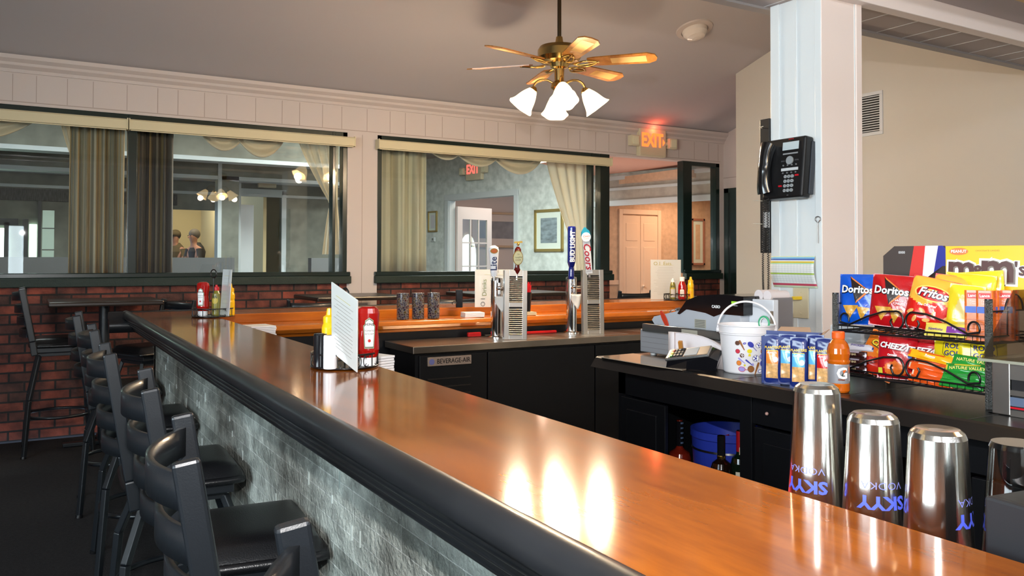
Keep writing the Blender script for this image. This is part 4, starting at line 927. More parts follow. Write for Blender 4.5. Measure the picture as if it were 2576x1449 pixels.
b = MB(); b.lathe([(0, -.006), (.034, -.006), (.034, .006), (0, .006)], n=28, squash=1.45); o = b.build('badge_rim', P(150, 120, 60, .25), t); o.rotation_euler = (pi/2, 0, 0); o.location = (0, -.016, .125)
mf = lambda x, z: (x, -.023, z); b = MB(); patch(b, mf, ell(0, .125, .030, .044)); b.build('badge', P(200, 195, 150), t)
wtext('lettering', 'Yuengling', .013, P(40, 50, 30), t, mf, 0, .128, .12, lift=.001, shear=.3); wtext('lettering', 'LAGER', .013, P(90, 30, 25), t, mf, 0, .110, .05, lift=.001); wtext('lettering', 'The', .010, P(40, 50, 30), t, mf, 0, .148, .1, lift=.001, shear=.3)
b = MB(); b.sphere((0, 0, .215), .010, 10, 8); b.bar((-.028, 0, .226), (.028, 0, .232), .004, .012); b.bar((.0, 0, .215), (.02, 0, .238), .006, .006); b.build('eagle_finial', mat('gold_metal', (.8, .5, .12), .2, metal=1), t)
t = tap('tap_handle', 'tall dark blue cylindrical tap handle with white upright lettering', (3.337, 4.828, 1.285), .01)
b = MB(); b.lathe([(0, -.01), (.020, -.01), (.022, .01), (.020, .06), (.017, .075), (.021, .085), (.029, .11), (.030, .355), (.026, .365), (0, .366)], n=28); b.build('body', mat('cobalt_blue', (.006, .012, .16), .12, coat=.6), t)
wtext('lettering', 'BUD LIGHT', .047, wht, t, cylmap(.030, .222, 0, .0022), .002, 0, pi/2, bold=.0016, sx=.92)
t = tap('tap_handle', 'silver tap handle with red script and a blue mountain top, rightmost of four', (3.475, 4.803, 1.315), -.10)
b = MB(); b.prism([(-.022, 0), (.022, 0), (.026, .20), (.024, .27), (-.024, .27), (-.026, .20)], -.014, .014, 'Y'); b.build('body', P(205, 208, 214, .2), t, bevel=.004)
b = MB(); b.prism([(-.03, .27), (.034, .27), (.028, .305), (.014, .318), (0, .335), (-.012, .32), (-.026, .30)], -.016, .016, 'Y'); b.build('mountain_top', P(30, 130, 165, .2), t, bevel=.005)
b = MB(); b.cyl((0, -.012, .262), (0, -.022, .262), .033, n=28); l = b.build('badge', wht, t)
mf = lambda x, z: (x, -.0235, z); wtext('lettering', 'Coors', .019, P(190, 30, 50), l, mf, 0, .268, shear=.25, bold=.0003); wtext('lettering', 'LIGHT', .013, P(90, 95, 110), l, mf, 0, .250)
mf = lambda x, z: (x, -.0155, z); wtext('lettering', 'Coors', .074, P(165, 25, 45), t, mf, .0, .125, -pi/2+.02, shear=.25, bold=.001); wtext('lettering', 'LIGHT', .016, P(80, 85, 110), t, mf, 0, .016)
# ---------------------------------------------------------------- shaker tins upside down on the red mat
tinm = mat('shaker_steel', (.62, .60, .56), .16, metal=1, bump=.03, bscale=8, vstretch=(40, 40, 1)); skyb = P(75, 90, 215)
mk_ = thing('bar_mat', 'red rubber bar mat along the inner edge of the near bar', 'bar mat', (1.089, .72, .9855)); b = MB(); b.box(-.085, -.62, 0, .085, .66, .010); b.build('mat', P(190, 25, 45, .6), mk_)
for k in range(100):
    b = MB(); y = -.60+k*.0125; b.box(-.08, y, .010, .08, y+.006, .015); b.build('ridge', P(205, 45, 60, .6), mk_)
b = MB(); b.box(-.087, .05, .010, -.083, .35, .016); b.build('white_edge', wht, mk_)
def tin(label, x, y, rt, rb, h, ang, full=True):
    t = thing('shaker_tin', label, 'cocktail shaker tin', (x, y, 1.0015), ang, 'upturned shaker tins')
    b = MB(); b.lathe([(rb+.001, 0), (rb, .004), (rt+.002, h-.012), (rt-.001, h-.005), (rt-.007, h), (.012, h-.002), (0, h-.002)], n=48); b.build('cup', tinm, t)
    b = MB(); b.tube([((rb+.0005)*cos(a), (rb+.0005)*sin(a), .002) for a in [2*pi*i/48 for i in range(48)]], .0015, 6, closed=True); b.build('rim', tinm, t)
    mp = cylmap(lambda z: rb+(rt-rb)*(z+.06)/h, .06); wtext('lettering', 'SKYY', .026, skyb, t, mp, 0, 0, pi, bold=.0009, sx=1.15); wtext('lettering', 'VODKA', .015, P(110, 115, 190), t, mp, 0, .024, pi, sx=1.2, bold=-.0001)
    return t
tin('tall steel shaker tin, leftmost of the three upturned tins', 1.085, .885, .0335, .045, .213, -1.35)
tin('steel shaker tin in the middle of the three upturned tins', 1.092, .789, .0345, .0455, .182, -.62)
tin('steel shaker tin, right one of the three upturned tins', 1.095, .69, .0355, .046, .176, .35)
cg = glassmat('clear_glass', (.93, .95, .93), 2.2)
t = thing('pint_glass', 'clear pint glass upside down at the right picture edge', 'glass', (1.118, .595, 1.0015)); b = MB(); b.lathe([(.044, 0), (.033, .165), (.030, .172), (0, .172), (0, .160), (.029, .158), (.041, 0)], n=40); b.build('glass_body', cg, t)
b = MB(); b.tube([(.0425*cos(a), .0425*sin(a), .002) for a in [2*pi*i/40 for i in range(40)]], .0018, 6, closed=True); b.build('rim', mat('glass_rim', (.8, .82, .8), .1, alpha=.7), t)
t = thing('napkin_holder', 'black box corner at the lower right edge of the bar', 'napkin holder', (1.004, .574, .987), -.13)
b = MB(); b.box(0, -.34, 0, .085, 0, .139); b.build('box', mat('black_matte_plastic', (.012, .013, .016), .5), t, bevel=.004); b = MB(); b.box(.01, -.33, .139, .075, -.01, .1392); b.build('lid', mat('black_matte_plastic', (.012, .013, .016), .5), t, bevel=.002)
# ================================================================ things on the back counter
K1 = KZ+.001
plast = mat('light_grey_plastic', s2l(178, 182, 190), .45); plastd = mat('mid_grey_plastic', s2l(120, 116, 118), .5); drawerm = mat('drawer_grey_metal', s2l(150, 154, 160), .4, metal=.2)
t = thing('cash_till', 'flat grey steel cash drawer under the register', 'cash drawer', (2.52, 2.42, K1))
b = MB(); b.box(0, 0, .012, .42, .65, .118); b.build('case', drawerm, t, bevel=.004)
for x, y in ((.04, .04), (.38, .04), (.04, .6), (.38, .6)):
    b = MB(); b.cyl((x, y, 0), (x, y, .013), .015); b.build('foot', wht, t)
b = MB()
for k in range(3): b.box(-.0015, .01, .035+k*.024, 0, .64, .0362+k*.024)
b.build('pressed_line', plastd, t)
b = MB(); b.box(-.03, .10, .112, -.005, .60, .148); b.box(-.005, .10, .112, .02, .6, .122); b.build('front_rail', mat('dark_translucent_strip', (.05, .055, .055), .1, coat=.8), t, bevel=.003)
b = MB(); b.box(-.022, .23, .122, -.0305, .33, .142); b.build('rail_label', P(150, 150, 140), t)
b = MB(); b.tube([(-.012, .045, .13), (-.01, .02, .135), (-.012, -.02, .08), (-.01, -.03, .03)], .006, 6); b.build('black_strap', wire, t)
t = thing('cash_register', 'white and grey cash register with black hood and green display, on the drawer', 'cash register', (2.55, 2.24, K1+.118))
prof = [(.10, .0), (.10, .0), (.72, .002), (.79, .02), (.80, .045), (.76, .072), (.60, .105), (.50, .135), (.36, .168), (.20, .172), (.10, .172)]
b = MB(); b.prism([(.22, .0005), (.62, .0005), (.76, .025), (.78, .045), (.765, .062), (.56, .105), (.36, .115), (.22, .115)], 0, .25, 'X'); b.build('body', plast, t, bevel=.008, segs=3)
b = MB(); b.prism([(.20, .098), (.33, .098), (.37, .085), (.42, .098), (.54, .108), (.585, .082), (.60, .085), (.54, .148), (.46, .172), (.34, .182), (.20, .178)], -.004, .254, 'X'); b.build('black_hood', mat('black_hood_gloss', (.006, .006, .007), .12, coat=.5), t, bevel=.006, segs=3)
b = MB(); b.prism([(.13, 0), (.22, 0), (.225, .09), (.20, .178), (.13, .172)], .10, .21, 'X'); b.build('rear_block', plastd, t, bevel=.004)
b = MB(); b.box(-.006, .235, .146, -.0045, .265, .156); b.build('display_digits', mat('green_lcd', (.1, .25, .02), .4, emit=.35, ecol=(.4, .7, .05)), t)
text('lettering', 'CASIO', .017, wht, t, (-.006, .355, .128), (pi/2, 0, -pi/2), bold=.0004)
text('lettering', 'TOTAL  CHANGE', .005, wht, t, (-.006, .25, .138), (pi/2, 0, -pi/2))
b = MB(); b.box(-.002, .42, .03, -.0005, .49, .068); l = b.build('barcode_label', P(170, 168, 155), t)
for k in range(5):
    b = MB(); b.box(-.003, .425, .034+k*.007, -.002, .485, .037+k*.007); b.build('printed_line', P(110, 110, 105), l)
b = MB(); b.box(-.001, .34, .002, .01, .56, .014); b.box(-.0015, .2, .018, .0, .7, .0195); b.build('lower_seam', plastd, t)
b = MB(); b.tube([(-.012, .62, .105), (-.012, .66, .035)], .0, 4); b.prism(ell(.685, .055, .045, .013, .95), -.008, -.003, 'X'); tg = b.build('red_key_tag', mat('red_tag', s2l(200, 62, 38), .3), t)
b = MB(); b.tube([(.0, .625, .10), (-.01, .63, .098), (-.008, .645, .09)], .003, 6); b.cyl((.02, .61, .105), (0, .615, .102), .008); b.build('key', chrome, tg)
b = MB()
for yy, rr in ((.158, .022), (.205, .024)):
    b.cyl((.09, yy, .180), (.20, yy, .180), rr, n=28)
b.build('paper_roll', P(215, 205, 205, .7), t)
t = thing('white_binder', 'white folder standing between register and column with a green ring of tape on it', 'folder', (2.60, 2.33, K1)); b = MB(); b.box(0, 0, 0, .03, .13, .285); b.build('cover', P(205, 208, 214), t, bevel=.003); b = MB(); b.box(-.005, .0, .13, .0, .012, .24); b.build('brown_edge', P(120, 105, 90), t)
t = thing('tape_ring', 'green tape ring leaning on the white folder behind the bucket', 'tape', (2.59, 2.37, K1+.19)); b = MB(); b.tube([(0, .026*cos(a), .026*sin(a)) for a in [2*pi*i/28 for i in range(28)]], .0045, 8, closed=True); b.build('ring', P(70, 165, 120), t)
b = MB(); b.tube([(0, .021*cos(a), .021*sin(a)) for a in [2*pi*i/28 for i in range(28)]], .002, 6, closed=True); b.build('core', wht, t)
# protective mat and paper
t = thing('counter_mat', 'clear plastic mat with paper on the far left end of the black counter', 'mat', (2.265, 2.52, K1)); b = MB(); b.add([(0, .54, 0), (.22, .56, 0), (.25, .1, 0), (.02, .0, 0), (0, .16, 0), (0, .54, .003), (.22, .56, .003), (.25, .1, .003), (.02, 0, .003), (0, .16, .003)], [(0, 1, 2, 3, 4), (5, 9, 8, 7, 6), (0, 4, 9, 5), (4, 3, 8, 9), (3, 2, 7, 8), (2, 1, 6, 7), (1, 0, 5, 6)]); b.build('sheet', mat('plastic_mat', s2l(178, 160, 140), .12, coat=.6, var=.15, vscale=14), t)
t = thing('paper_sheet', 'folded white paper tent behind the card reader', 'paper', (2.44, 2.44, K1), .12)
b = MB(); b.grid(lambda u, v: (.0+.07*v, .30-.30*u, .02+.115*(1-u**4*.5)*(1-.35*v)+.02*sin(u*3)*v), 10, 4); b.grid(lambda u, v: (.0-.004*u, .30-.30*u*.12, .0+.135*v), 2, 4); b.grid(lambda u, v: (.01, .30-.30*u, (.02+.115*(1-u**4*.5))*v), 10, 2); b.build('sheet', P(225, 218, 220, .7), t, solid=.001)
t = thing('card_reader', 'black and silver card payment terminal on the counter', 'card terminal', (2.312, 2.62, K1), .0)
t.rotation_euler = (R(24), 0, R(-58)); t.location.z += .017; t.scale = (.84, .9, .95)
Mx = Matrix.Rotation(R(-9), 4, 'Y')
b = MB(); b.prism([(-.01, 0), (.235, 0), (.25, .05), (.2, .07), (.0, .035)], -.045, .045, 'Y'); b.build('base', mat('black_gloss', (.006, .006, .008), .12), t, bevel=.008, segs=3)
b = MB(Mx); b.box(-.005, -.043, .030, .215, .043, .046); b.build('silver_bezel', mat('satin_silver', (.55, .54, .52), .22, metal=.9), t, bevel=.006)
b = MB(Mx); b.box(.09, -.032, .0465, .155, .032, .0475); b.build('screen', mat('reader_screen', s2l(175, 185, 190), .15), t)
b = MB(Mx); b.box(.01, -.036, .0463, .085, .036, .0472); b.build('keypad', blk, t)
for r_ in range(4):
    for c_ in range(3):
        b = MB(Mx); x = .02+r_*.017; y = -.024+c_*.024; b.box(x, y-.008, .047, x+.011, y+.008, .0505); b.build('key', (P(60, 150, 60), P(200, 170, 40), P(180, 40, 40))[c_] if r_ == 0 else mat('key_dark', (.05, .05, .055), .5), t)
b = MB(); b.box(.03, .06, 0, .05, .075, .075); b.build('side_clip', P(180, 120, 50), t); b = MB(); b.cyl((.0, .05, .002), (.11, .05, .002), .004); b.build('cable', wire, t)
# ---- toy-sports bucket
t = thing('sports_bucket', 'white plastic bucket with handle, printed with balls and rackets', 'bucket', (2.49, 2.37, K1), 0)
bk = mat('bucket_plastic', s2l(228, 224, 226), .35, coat=.2); BH = .188
rf = lambda z: .088+(z+.07)*.085/.16*.19+.004
b = MB(); b.lathe([(0, 0), (.086, 0), (.090, .005), (.104, .150), (.107, .152), (.108, .184), (.112, .186), (.112, .190), (.106, .190), (.103, .15), (.086, .006), (0, .006)], n=56); b.build('pail', bk, t)
b = MB(); b.lathe([(.1075, .158), (.109, .160), (.1075, .162)], n=56); b.build('rib', bk, t)
ha = R(-50)
b = MB(); b.tube([(.113*cos(ha+pi)*cos(q)*1.0, .113*sin(ha+pi)*cos(q), .165+.115*sin(q)) for q in [pi*i/30 for i in range(31)]], .0042, 8); b.build('handle', bk, t)
for sg in (-1, 1):
    b = MB(); b.cyl((sg*.104*cos(ha), sg*.104*sin(ha), .165), (sg*.117*cos(ha), sg*.117*sin(ha), .165), .010); b.build('handle_pivot', bk, t)
mp0 = cylmap(lambda z: .0905+(z+.07)*.0965*1.0+.0, .07, R(-20), .0012)
pal = [P(150, 95, 50), P(180, 140, 90), P(160, 150, 215), P(235, 215, 40), P(225, 130, 50), P(200, 50, 70), P(60, 65, 160), P(95, 60, 45), wht]
def art(parts):
    b = MB()
    for pts, m in parts: patch(b, mp0, pts, m, .0002*(1+len(b.f) % 7))
    return b.build('printed_motif', pal, t)
def bat(x, z, a, m=0, s=1): return [([(x+s*(px*cos(a)-pz*sin(a)), z+s*(px*sin(a)+pz*cos(a))) for px, pz in ((-.0015, -.022), (.0015, -.022), (.004, .01), (.0035, .02), (-.0035, .02), (-.004, .01))], m)]
def racket(x, z, a, c=2, rim=6, s=1):
    q = lambda px, pz: (x+s*(px*cos(a)-pz*sin(a)), z+s*(px*sin(a)+pz*cos(a)))
    return [([q(-.001, -.03), q(.001, -.03), q(.001, -.008), q(-.001, -.008)], rim), (ell(*q(0, .004), .0095*s, .013*s, a), rim), (ell(*q(0, .004), .0078*s, .0112*s, a), c)]
def ball(x, z, r, m, m2=None):
    o = [(ell(x, z, r, r), 7), (ell(x, z, r*.9, r*.9), m)]
    if m2 is not None: o += [([(x-r*.3, z-r*.1), (x, z-r*.4), (x+r*.3, z-r*.1), (x+.2*r, z+r*.3), (x-.2*r, z+r*.3)], m2)] + [(ell(x+r*.65*cos(a), z+r*.65*sin(a), r*.2, r*.2), m2) for a in (0, 1.3, 2.5, 3.8, 5)]
    return o
Zo = .0
for prt in (bat(-.062, .045, .45), ball(-.078, .052, .009, 7), racket(-.028, .045, .75), ball(-.001, .045, .011, 8, 6), racket(.024, .048, -2.2, 2, 6, .8), ball(.024, .022, .0155, 4), ball(-.078, .020, .009, 5), ball(-.062, .004, .0085, 7, 8),
            [(ell(-.034, .022, .009, .008), 3), ([(-.037, .012), (-.031, .012), (-.029, .002), (-.039, .002)], 3)], ball(-.010, -.006, .0135, 8, 6), racket(.022, -.003, 1.1, 2, 6, 1.1), bat(-.064, -.016, .9, 2, .8), ball(-.075, -.026, .010, 4), bat(-.036, -.022, .9, 6, .8),
            racket(-.060, -.050, 1.5, 2, 5, 1.1), ball(-.028, -.048, .0135, 0), bat(-.004, -.045, -.3, 0, 1.2), racket(.018, -.03, .15, 2, 6, .95), ball(-.052, -.034, .004, 3), ball(.034, .008, .005, 3), [(ell(.010, -.056, .009, .007, .3), 6), (ell(.010, -.056, .007, .005, .3), 8)],
            [(ell(-.052, .052, .006, .004, .4), 6), (ell(-.052, .052, .004, .002, .4), 2)], [(ell(.03, .03, .004, .003), 5)], [(ell(-.02, -.03, .003, .006, .3), 2)]):
    art(prt)
# ---- bags and packets: pillow surface with printed zones
def pillow(w, h, d):
    def f(x, z):
        a = min(1, abs(2*x/w)); c = min(1, abs(2*(z-h/2)/h))
        k = max(0, 1-a**2.2)**.7*max(0, 1-c**3.5)**.8
        return (x, -d/2*k-.0016+.0022*sin(x*95+z*60)*k+.0015*sin(z*140)*k*(c > .5), z)
    return f
def bag(name, label, cat, loc, rot, w, h, d, cols, zone, group=None, nx=26, nz=32, crimp=.012, rough=.22):
    """cols: list of materials, zone(x/w -.5..5, z/h 0..1) -> index"""
    t = thing(name, label, cat, loc, group=group, rot=rot); f = pillow(w, h, d); b = MB()
    b.grid(lambda u, v: f((u-.5)*w, v*h), nx, nz, mf=lambda u, v: zone(u-.5, v))
    b.grid(lambda u, v: (lambda p: (p[0], -p[1]*.8, p[2]))(f((.5-u)*w, v*h)), 12, 14, 0)
    b.build('bag_body', cols, t)
    for z0 in (0, h-crimp):
        b = MB(); b.box(-w/2, -.0028, z0-.001, w/2, .0028, z0+crimp)
        for k in range(int(w/.004)): b.box(-w/2+k*.004, -.0036, z0, -w/2+k*.004+.0015, -.0028, z0+crimp)
        b.build('crimped_seal', cols[0], t)
    t['_f'] = 0; del t['_f']
    mpf = lambda x, z: (lambda p: (p[0], p[1]-.0012, p[2]))(f(x, z))
    return t, mpf
G = lambda r, g, b_: mat('foil_%d_%d_%d' % (r, g, b_), s2l(r, g, b_), .24, coat=.5, bump=.15, bscale=45)
RR = lambda lean=0, yaw_=-70, roll_=0: (R(lean), R(roll_), R(yaw_))
# display box of nut packets
t = thing('nut_display_box', 'open cardboard display box behind the blue nut packets', 'display box', (2.34, 2.03, K1), R(-62))
bm = mat('cardboard', s2l(170, 140, 115), .8)
for q in ((-.10, .02, .10, .024), (-.10, .09, .10, .094), (-.10, .02, -.096, .094), (.096, .02, .10, .094)):
    b = MB(); b.box(q[0], q[1], 0, q[2], q[3], .185 if q[1] > .05 or q[0] > .05 else .17); b.build('box_side', P(28, 45, 110), t)
b = MB(); b.add([(-.06, .094, .185), (.06, .094, .185), (.05, .12, .2), (-.055, .125, .198)], [(0, 1, 2, 3)]); b.build('top_flap', bm, t, solid=.002)
b = MB(); b.add([(.1, .02, .17), (.1, .09, .185), (.125, .08, .2), (.12, .03, .192)], [(0, 1, 2, 3)]); b.build('top_flap', bm, t, solid=.002)
navy = G(22, 38, 105); gold_t = P(240, 200, 60); ora = G(230, 140, 60); lb = G(95, 180, 225); rd = G(205, 35, 30); nut = mat('peanut_print', s2l(215, 165, 105), .3, coat=.5, var=.35, vscale=70)
def nuts(label, x, y, yawd, win, w=.058, h=.176, title=None, text_='PLANTERS', dz=0):
    wi = 2
    t, mp = bag('nut_packet', label, 'snack packet', (x, y, K1+dz), RR(-4, yawd), w, h, .020, [navy, win, nut], lambda a, v: (2 if v < .40 else 1) if (abs(a) < .36 and .13 < v < .68) else 0, 'blue nut packets', 22, 34)
    wtext('lettering', text_, .0125 if len(text_) > 5 else .012, gold_t, t, mp, 0, h*.74, .03, bold=.0003, sx=.95)
    if title: wtext('lettering', title, .0075, wht, t, mp, 0, h*.63, 0, bold=.0002)
    b = MB(); patch(b, mp, ell(.012, h*.5, .009, .010), 0, .0006); rpatch(b, mp, -.02, h*.675, .02, h*.69, 1, lift=.0008); b.build('printed_badge', [P(220, 222, 230), gold_t], t)
    return t
nuts('blue nut packet with orange window, nearest the bucket', 2.325, 2.09, -62, ora, title='PEANUTS')
nuts('blue nut packet half hidden behind the orange-windowed one', 2.35, 2.045, -58, lb, dz=.004)
nuts('blue nut packet with light blue window in the middle of the display', 2.328, 1.975, -60, lb, title='CASHEWS')
nuts('blue nut packet tucked behind, second from the orange bottle', 2.37, 1.94, -60, lb, dz=.010)
nuts('blue nut packet with red window beside the orange drink bottle', 2.365, 1.900, -64, rd, title='PEANUTS', dz=.002)
# ---- orange sports drink
t = thing('sports_drink_bottle', 'orange sports drink bottle with silver label and orange cap', 'drink bottle', (2.385, 1.855, K1), -.55)
dr = mat('orange_drink', s2l(215, 105, 15), .1, coat=.8, trans=.25)
b = MB(); b.lathe([(0, 0), (.033, 0), (.0365, .006), (.0365, .028), (.035, .031), (.035, .095), (.0365, .098), (.0375, .104), (.0345, .110), (.0355, .118), (.0375, .13), (.036, .148), (.030, .164), (.021, .176), (.0185, .182), (0, .182)], n=40); b.build('bottle_body', dr, t)
b = MB(); b.lathe([(0, .180), (.0205, .180), (.021, .184), (.021, .200), (.019, .204), (0, .204)], n=36); b.build('cap', mat('orange_cap', s2l(235, 95, 30), .35), t)
b = MB(); b.lathe([(.0355, .031), (.0357, .033), (.0357, .093), (.0355, .095)], n=40); l = b.build('label_band', mat('silver_label', s2l(172, 172, 178), .22, metal=.4), t)
mp = cylmap(.0357, .066); wtext('lettering', 'G', .052, wht, l, mp, 0, -.002, bold=.0016); b = MB(); patch(b, mp, [(.0, .008), (.010, .012), (.013, .010), (.006, .002), (.002, -.010), (.004, -.001)], 0, .0008); patch(b, mp, [(-.004, -.006), (.004, .004), (.001, -.012)], 1, .001); b.build('bolt_emblem', [P(225, 100, 30), P(60, 80, 70)], l)
b = MB(); rpatch(b, mp, -.014, -.024, .008, -.020, 0); rpatch(b, mp, .026, -.028, .036, -.002, 1); rpatch(b, mp, .024, .0, .034, .02, 2); b.build('fine_print', [P(110, 50, 30), P(200, 200, 205), P(200, 120, 90)], l)
# ---- snack rack
RX, RY0, RY1, RZ0, RZ1 = 2.50, 1.955, 1.41, 1.03, 1.183
t = thing('snack_rack', 'two-tier black wire snack rack with hammered silver posts', 'display rack', (0, 0, 0))
ham = mat('hammered_silver_black', (.16, .17, .17), .25, metal=.85, bump=1.0, bscale=240)
for x, y in ((RX, RY0), (RX, RY1), (RX+.30, RY0), (RX+.30, RY1)):
    b = MB(); b.cyl((x, y, K1), (x, y, 1.292), .0115, n=20); p = b.build('post', ham, t); b = MB(); b.cyl((x, y, 1.292), (x, y, 1.296), .0112, n=20); b.build('post_cap', wire, p)
for z in (RZ0, RZ1):
    b = MB()
    for q in (((RX, RY0), (RX, RY1)), ((RX+.3, RY0), (RX+.3, RY1)), ((RX, RY0), (RX+.3, RY0)), ((RX, RY1), (RX+.3, RY1))):
        for dz in (-.022, -.002): b.tube([(*q[0], z+dz), (*q[1], z+dz)], .003 if dz > -.01 else .0042, 6)
    b.build('shelf_frame', wire, t)
    b = MB()
    for k in range(1, 22):
        y = RY0+(RY1-RY0)*k/22; b.tube([(RX, y, z-.003), (RX, y, z-.022), (RX+.3, y, z-.022), (RX+.3, y, z)], .0013, 5)
    for k in range(1, 5): b.tube([(RX+.06*k, RY0, z-.02), (RX+.06*k, RY1, z-.02)], .0013, 5)
    b.build('shelf_grid', wire, t)
    mid = (RY0+RY1)/2; L_ = (RY0-RY1)/2-.012
    for sg in (-1, 1):      # S-scroll: from outer end low, rising to the middle, curling back
        b = MB(); ys = lambda s: mid+sg*s
        pts = [(RX-.006, ys(L_-.004-.012*sin(a)), z+.030+.016*cos(a)-.002) for a in [pi*1.6-i*.35 for i in range(9)]]
        b.tube([(RX-.006, ys(L_-.030+.018*cos(a)), z+.020+.022*sin(a)) for a in [3.4-i*.32 for i in range(13)]]+[(RX-.006, ys(L_-.05), z+.004)]+[(RX-.006, ys(v), zz) for v, zz in ((L_*.55, z+.035), (L_*.30, z+.056))]+[(RX-.006, ys(.030+.026*cos(a)), z+.030+.030*sin(a)) for a in [1.3+i*.3 for i in range(14)]]+[(RX-.006, ys(.052), z+.024), (RX-.006, ys(.046), z+.034)], .0034, 8)
        b.build('scroll', wire, t)
for y in (RY0, RY1):
    b = MB(); b.tube([(RX, y, RZ1+.075), (RX+.3, y, RZ1+.075)], .003, 6); b.tube([(RX, y, RZ0+.06), (RX+.3, y, RZ0+.06)], .003, 6)
    b.tube([(RX+.14+.05*cos(a), y, RZ1+.075+.05*sin(a)) for a in [pi*i/14 for i in range(15)]], .003, 6); b.build('side_rail', wire, t)
for k in (1, 2):
    b = MB(); b.tube([(RX+.1*k, RY1, RZ1), (RX+.1*k, RY1, RZ1+.075)], .002, 5); b.build('side_rail', wire, t)
b = MB(); b.box(RX+.19, RY1+.02, RZ1+.07, RX+.30, RY0-.02, RZ1+.074); b.box(RX+.19, RY1+.02, RZ1-.02, RX+.194, RY0-.02, RZ1+.074); b.build('back_ledge', wire, t)
# top-shelf bags.  frame: local x runs right in the picture (towards -Y), local -y looks at the bar
chip = mat('corn_chip_print', s2l(205, 150, 55), .3, coat=.4, var=.3, vscale=60); fchip = mat('curl_chip_print', s2l(225, 165, 95), .3, coat=.4, var=.2, vscale=60)
def doritos(label, col, x, y, rot, sub=None):
    t, mp = bag('tortilla_chip_bag', label, 'chip bag', (x, y, RZ1+.002), rot, .150, .178, .045, [col, blk], lambda a, v: 0, 'chip bags on the snack rack')
    b = MB(); patch(b, mp, [(-.035, .170), (.038, .118), (-.008, .072)], 0, .0006); patch(b, mp, [(-.035, .170), (.038, .118), (.030, .119), (-.028, .160)], 1, .0012); patch(b, mp, [(.038, .118), (-.008, .072), (-.006, .080), (.026, .116)], 1, .0014); b.build('triangle_emblem', [P(30, 15, 12), P(225, 120, 50)], t)
    wtext('lettering', 'Doritos', .036, blk, t, mp, -.005, .120, -.03, bold=.0030, sx=1.0, lift=.0012); wtext('lettering', 'Doritos', .036, wht, t, mp, -.006, .121, -.03, bold=.0010, sx=1.0, lift=.0022)
    b = MB()
    for tr in ([(-.055, .065), (.002, .066), (-.030, .018)], [(-.005, .062), (.040, .058), (.010, .012)]): patch(b, mp, tr, 0, .0008)
    b.build('chip_print', [chip], t)
    if sub: wtext('lettering', sub, .011, wht, t, mp, .025, .085, -.06, bold=.0002, lift=.0008)
doritos('blue tortilla chip bag at the left end of the top shelf', G(12, 80, 190), RX+.050, RY0-.062, RR(-7, -74))
doritos('red nacho cheese tortilla chip bag on the top shelf', G(175, 15, 22), RX+.050, RY0-.185, RR(-7, -72, 4), 'NACHO\nCHEESE')
def fritos(label, x, y, rot, dz=0):
    zn = lambda a, v: (1 if v > .80+.1*a else (0 if v > .38 else (2 if (int((a+.5)*9)*7+int(v*17)*5) % 3 else 0)))
    t, mp = bag('corn_chip_bag', label, 'chip bag', (x, y, RZ1+.002+dz), rot, .145, .172, .050, [G(200, 25, 15), G(232, 170, 60), fchip], lambda a, v: (1 if v > .50+.06*sin(a*9) else 0) if v > .42 else 0, 'chip bags on the snack rack')
    b = MB(); patch(b, mp, ell(0, .118, .058, .026, -.05), 0, .0004); patch(b, mp, ell(0, .118, .052, .022, -.05), 1, .0008); b.build('oval_emblem', [G(240, 200, 100), P(190, 20, 20)], t)
    wtext('lettering', 'Fritos', .038, P(60, 10, 40), t, mp, .001, .117, -.05, bold=.0028, shear=.25, lift=.0012); wtext('lettering', 'Fritos', .038, wht, t, mp, 0, .118, -.05, bold=.001, shear=.25, lift=.0022)
    wtext('lettering', 'The ORiginal', .011, wht, t, mp, -.01, .078, 0, bold=.0003, shear=.2, lift=.0006)
    for k in range(7):
        b = MB(); cx = -.055+.018*k; cz = (.05, .028, .058, .03, .052, .02, .045)[k]; patch(b, mp, ell(cx, cz, .012, .006, (.6, 1.2, -.5, .2, 1.4, .3, 1)[k]), 0, .0006); b.build('chip_print', fchip, t)
    b = MB(); mpe = lambda x, z: mp(x, z); rpatch(b, mp, .064, .004, .0725, .160, 0, 1, 12, .001); b.build('side_seal', wht, t)
fritos('red and yellow corn chip bag, front one on the top shelf', RX+.040, RY0-.315, RR(-9, -70, 12))
fritos('red and yellow corn chip bag mostly hidden behind the front one', RX+.090, RY0-.375, RR(-7, -66, 8), .006)
def plain_bag(label, x, y, z, rot, w, h, d, col, col2):
    t, mp = bag('chip_bag', label, 'chip bag', (x, y, z), rot, w, h, d, [col, col2], lambda a, v: 1 if (a*a*4+((v-.45)*1.6)**2) < .28 else 0, 'chip bags on the snack rack'); return t
yel = G(225, 200, 40); pale = G(215, 195, 120)
plain_bag('plain yellow chip bag behind the red and yellow corn chip bags', RX+.115, RY0-.405, RZ1+.002, RR(-4, -78, 5), .15, .185, .045, yel, pale)
plain_bag('pale yellow chip bag standing highest behind the cracker packs', RX+.165, RY0-.43, RZ1+.004, RR(-2, -80, -4), .15, .19, .03, yel, pale)
plain_bag('yellow chip bag with pale disc print right of the corn chip bags', RX+.066, RY0-.425, RZ1+.002, RR(-4, -66, 6), .10, .15, .03, yel, pale)
crk = mat('cracker_orange', s2l(215, 105, 35), .3, coat=.6, var=.25, vscale=60)
